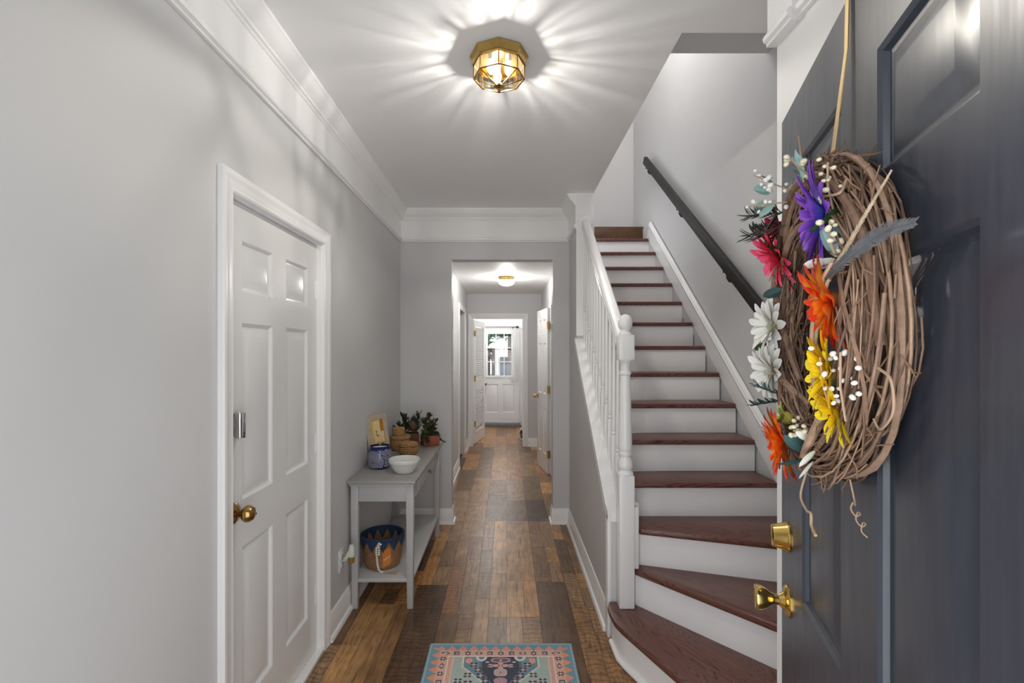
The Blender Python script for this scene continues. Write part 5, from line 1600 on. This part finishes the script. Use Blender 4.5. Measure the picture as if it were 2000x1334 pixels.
# gold over-door hanger
hg = root('wreath_hanger', FD_O - dvec * WT + Vector((0, 0, 1.75)), FD_R, label='thin gold over-door hanger strap holding the wreath', category='hanger')
MB().add([], [])
st_pts = [(0.02, 0.048, 1.93), (0.02, 0.048, 2.046), (0.02, -0.004, 2.046), (0.02, -0.006, 1.95), (0.006, -0.020, 1.80), (0.003, -0.034, 1.752)]
mb = MB()
n = len(st_pts)
hw_ = 0.0075
vs = []
for x, y, z in st_pts:
    vs += [(x - hw_, y, z - 1.75), (x + hw_, y, z - 1.75), (x + hw_, y - 0.0015, z - 1.75), (x - hw_, y - 0.0015, z - 1.75)]
mb.add(vs, [(i * 4 + k, i * 4 + (k + 1) % 4, (i + 1) * 4 + (k + 1) % 4, (i + 1) * 4 + k) for i in range(n - 1) for k in range(4)] + [(3, 2, 1, 0), (n * 4 - 4, n * 4 - 3, n * 4 - 2, n * 4 - 1)])
mb.build('strap', M_gold, hg, smooth=0)
MB().tube([(0.003, -0.034, 0.003), (0.003, -0.040, -0.008), (0.003, -0.050, -0.010)], 0.0035, 6).build('hook', M_gold, hg)

# ------------------------------------------------------------------ far room: curtains, shoes
t = NT('sheer_curtain')
t.b.inputs['Base Color'].default_value = (0.85, 0.85, 0.85, 1)
t.b.inputs['Roughness'].default_value = 0.9
tl = t.node('ShaderNodeBsdfTranslucent'); tl.inputs[0].default_value = (0.85, 0.85, 0.85, 1)
mx = t.node('ShaderNodeMixShader'); mx.inputs[0].default_value = 0.5
t.link(t.b.outputs[0], mx.inputs[1]); t.link(tl.outputs[0], mx.inputs[2])
tp = t.node('ShaderNodeBsdfTransparent'); mx2 = t.node('ShaderNodeMixShader'); mx2.inputs[0].default_value = 0.22
t.link(mx.outputs[0], mx2.inputs[1]); t.link(tp.outputs[0], mx2.inputs[2]); t.link(mx2.outputs[0], t.out.inputs[0])
M_sheer = t.m
cr = root('door_curtain', (0.16, DY - 0.06, 1.95), 0, label='white sheer panel curtain gathered at one side of the back door window', category='curtain')
CY = DY - 0.055
def cloth(x0, x1, z0, z1, folds, amp, flare=0.0):
    def f(u, v):
        z = z1 + (z0 - z1) * v
        x = x0 + (x1 - x0) * u + flare * v * (u - 0.2)
        return Vector((x, CY + amp * math.sin(u * folds * 2 * PI) * (0.6 + 0.4 * v), z))
    return MB().surf(f, 60, 12)
cloth(0.095, 0.235, 0.865, 1.945, 5, 0.013, 0.02).build('panel', M_sheer, cr, world=True)
rd = MB().tube([(-0.43, CY, 1.955), (0.20, CY, 1.955)], 0.0075, 8).build('rod', M_black, cr, world=True)
MB().ball((0.215, CY, 1.955), 0.024, 12, 8, (1.2, 1, 1)).lathe([(0.012, 0), (0.018, 0.01), (0.010, 0.02)], 12, (0.12, CY, 1.945), (1, 0, 0)).tube([(0.155, CY, 1.955), (0.155, DY, 1.955)], 0.006, 6).tube([(-0.36, CY, 1.955), (-0.36, DY, 1.955)], 0.006, 6).build('finial', M_black, rd, world=True)
CY2 = DY - 0.030
cf = root('cafe_curtain', (-0.15, CY2, 1.52), 0, label='short white cafe curtain on a black rod across the middle of the window', category='curtain')
r_ = MB().tube([(-0.345, CY2, 1.520), (0.075, CY2, 1.520)], 0.006, 8).tube([(-0.35, CY2, 1.52), (-0.30, CY2, 1.52)], 0.011, 8).tube([(0.02, CY2, 1.52), (0.075, CY2, 1.52)], 0.011, 8).build('rod', M_black, cf, world=True)
for x in (-0.36, 0.088):
    MB().lathe([(0.006, -0.012), (0.018, -0.006), (0.021, 0.004), (0.012, 0.014), (0.003, 0.02)], 12, (x, CY2, 1.52), (1, 0, 0)).tube([(x, CY2, 1.52), (x, DY - 0.012, 1.52)], 0.005, 6).build('finial', M_black, r_, world=True)
CY = CY2
cloth(-0.225, -0.125, 0.985, 1.515, 3, 0.007).build('panel', M_sheer, cf, world=True)
M_shw = mat('white_sneaker', (0.75, 0.75, 0.75, 1), 0.6)
M_shb = mat('black_sneaker', (0.03, 0.03, 0.035, 1), 0.6)
def shoe(loc, rz, mu, ms, label):
    s = root('shoe', loc, rz, label=label, category='shoe', group='shoes in the far room')
    def prof(x):      # half width along the length
        return 0.036 + 0.010 * math.sin(PI * x) + 0.006 * x
    so = MB()
    o = [(x / 10, prof(x / 10)) for x in range(11)]
    poly = [((x - 0.5) * 0.27, w, 0) for x, w in o] + [((x - 0.5) * 0.27, -w, 0) for x, w in o[::-1]]
    so.prism(poly, (0, 0, 0.025), 0.005).build('sole', ms, s)
    def f(u, v):
        a = PI * v
        x = (u - 0.5) * 0.262
        h = 0.085 - 0.045 * max(0, (u - 0.3) / 0.7) ** 0.8 - (0.04 if u > 0.97 else 0)
        return Vector((x, prof(u) * 0.92 * math.cos(a), 0.022 + h * math.sin(a) ** 0.7))
    m = MB().surf(f, 14, 10)
    m.ball((-0.09, 0, 0.075), 0.034, 10, 6, (1, 0.8, 0.6)).build('upper', mu, s)
shoe((0.285, 8.02, 0.0), math.radians(94), M_shb, M_shw, 'black shoe with a white sole on the floor beside the far doorway')
shoe((0.285, 8.62, 0.0), math.radians(88), M_shw, M_shb, 'white shoe with a dark sole on the floor by the far back door')

# ------------------------------------------------------------------ outside the back door
M_deckw = mat('weathered_deck', lin(80, 72, 66), 0.8, var=0.2, vscale=10)
M_postw = mat('dark_stained_post', lin(40, 32, 30), 0.7, var=0.25, vscale=10)
M_brace = mat('tan_brace', lin(88, 74, 64), 0.7, var=0.2, vscale=10)
deck = struct(MB().box(-4, 4, 9.7, 14.5, -0.25, -0.12), 'floor_deck', M_deckw)
struct(MB().box(-14, 14, 14.5, 40, -0.6, -0.45), 'ground', mat('lawn', lin(84, 92, 74), 0.9, var=0.3, vscale=3))
pg = root('deck_pergola', (-0.4, 12.6, -0.12), 0, label='dark stained pergola post with a diagonal brace outside the back door', category='pergola')
MB().box(-0.52, -0.425, 12.55, 12.65, -0.12, 1.52, 0.004).build('post', M_postw, pg, world=True)
MB().box(-0.395, -0.30, 12.75, 12.85, -0.12, 1.5, 0.004).build('post', M_postw, pg, world=True)
MB().box(-1.6, -0.30, 12.53, 12.57, 1.44, 1.56, 0.004).build('beam', M_postw, pg, world=True)
MB().prism([(-0.49, 12.5, 1.42), (-0.43, 12.5, 1.47), (-0.27, 12.5, 1.16), (-0.33, 12.5, 1.10)], (0, 0.035, 0)).build('brace', M_brace, pg, world=True)
M_cover = mat('blue_grey_cover', lin(62, 72, 86), 0.7, var=0.2, vscale=12, bump=0.3, bscale=20)
gr = root('covered_patio_item', (-0.02, 12.4, -0.12), 0, label='dark topped item with a blue grey cover on the deck outside the window', category='patio item')  # unidentified covered item, its form is a guess
MB().lathe([(0.02, 1.34), (0.13, 1.335), (0.155, 1.30), (0.15, 1.16), (0.145, 1.14)], 20, (-0.06, 12.4, 0)).build('hood', M_postw, gr, world=True)
MB().lathe([(0.14, 1.145), (0.15, 1.08), (0.145, 0.95), (0.11, 0.78), (0.10, 0.74)], 20, (-0.06, 12.4, 0), wob=lambda a, z: 1 + 0.05 * math.sin(5 * a)).build('cover', M_cover, gr, world=True)
for dx in (-0.07, 0.06):
    MB().tube([(-0.06 + dx * 0.8, 12.4, 0.80), (-0.06 + dx * 1.3, 12.4, -0.12)], 0.03, 10).build('leg', M_brace, gr, world=True)
MB().box(0.04, 0.14, 12.75, 12.85, -0.12, 1.42, 0.004).build('post', M_brace, gr, world=True)
M_tree = mat('tree_leaf', lin(60, 104, 68), 0.6, var=0.4, vscale=1.5, rv=0.2)
M_trunk = mat('tree_bark', lin(90, 74, 60), 0.9, var=0.3)
def tree(x, y, zc, rad, label, seed, n=1500):
    r_ = random.Random(seed)
    tr = root('leafy_tree', (x, y, -0.5), 0, label=label, category='tree', group='trees behind the deck')
    MB().tube([(x, y, -0.5), (x + 0.05, y, 1.0), (x, y, zc)], [0.14, 0.11, 0.05], 8).build('trunk', M_trunk, tr, world=True)
    lf_ = leaf_mb(0.16, 0.10, 0.4, 0, 1, 3)
    mb = MB()
    for k in range(n):
        d = Vector((r_.gauss(0, 1), r_.gauss(0, 1), r_.gauss(0, 1))).normalized() * rad * r_.uniform(0.45, 1.0)
        place(mb, lf_, Vector((x, y, zc)) + Vector((d.x, d.y, d.z * 0.8)), r_.uniform(0, 6.3), r_.uniform(-1, 1), r_.uniform(-1, 1))
    mb.build('crown', M_tree, tr, world=True, kind='stuff')
tree(-1.0, 15.8, 2.2, 0.8, 'bright green tree whose crown fills the first column of panes', 1)
tree(0.1, 18.6, 2.55, 0.8, 'bright green tree standing farther back behind the middle panes', 2)
tree(1.75, 17.2, 2.7, 0.9, 'bright green tree beyond the gathered curtain', 3)
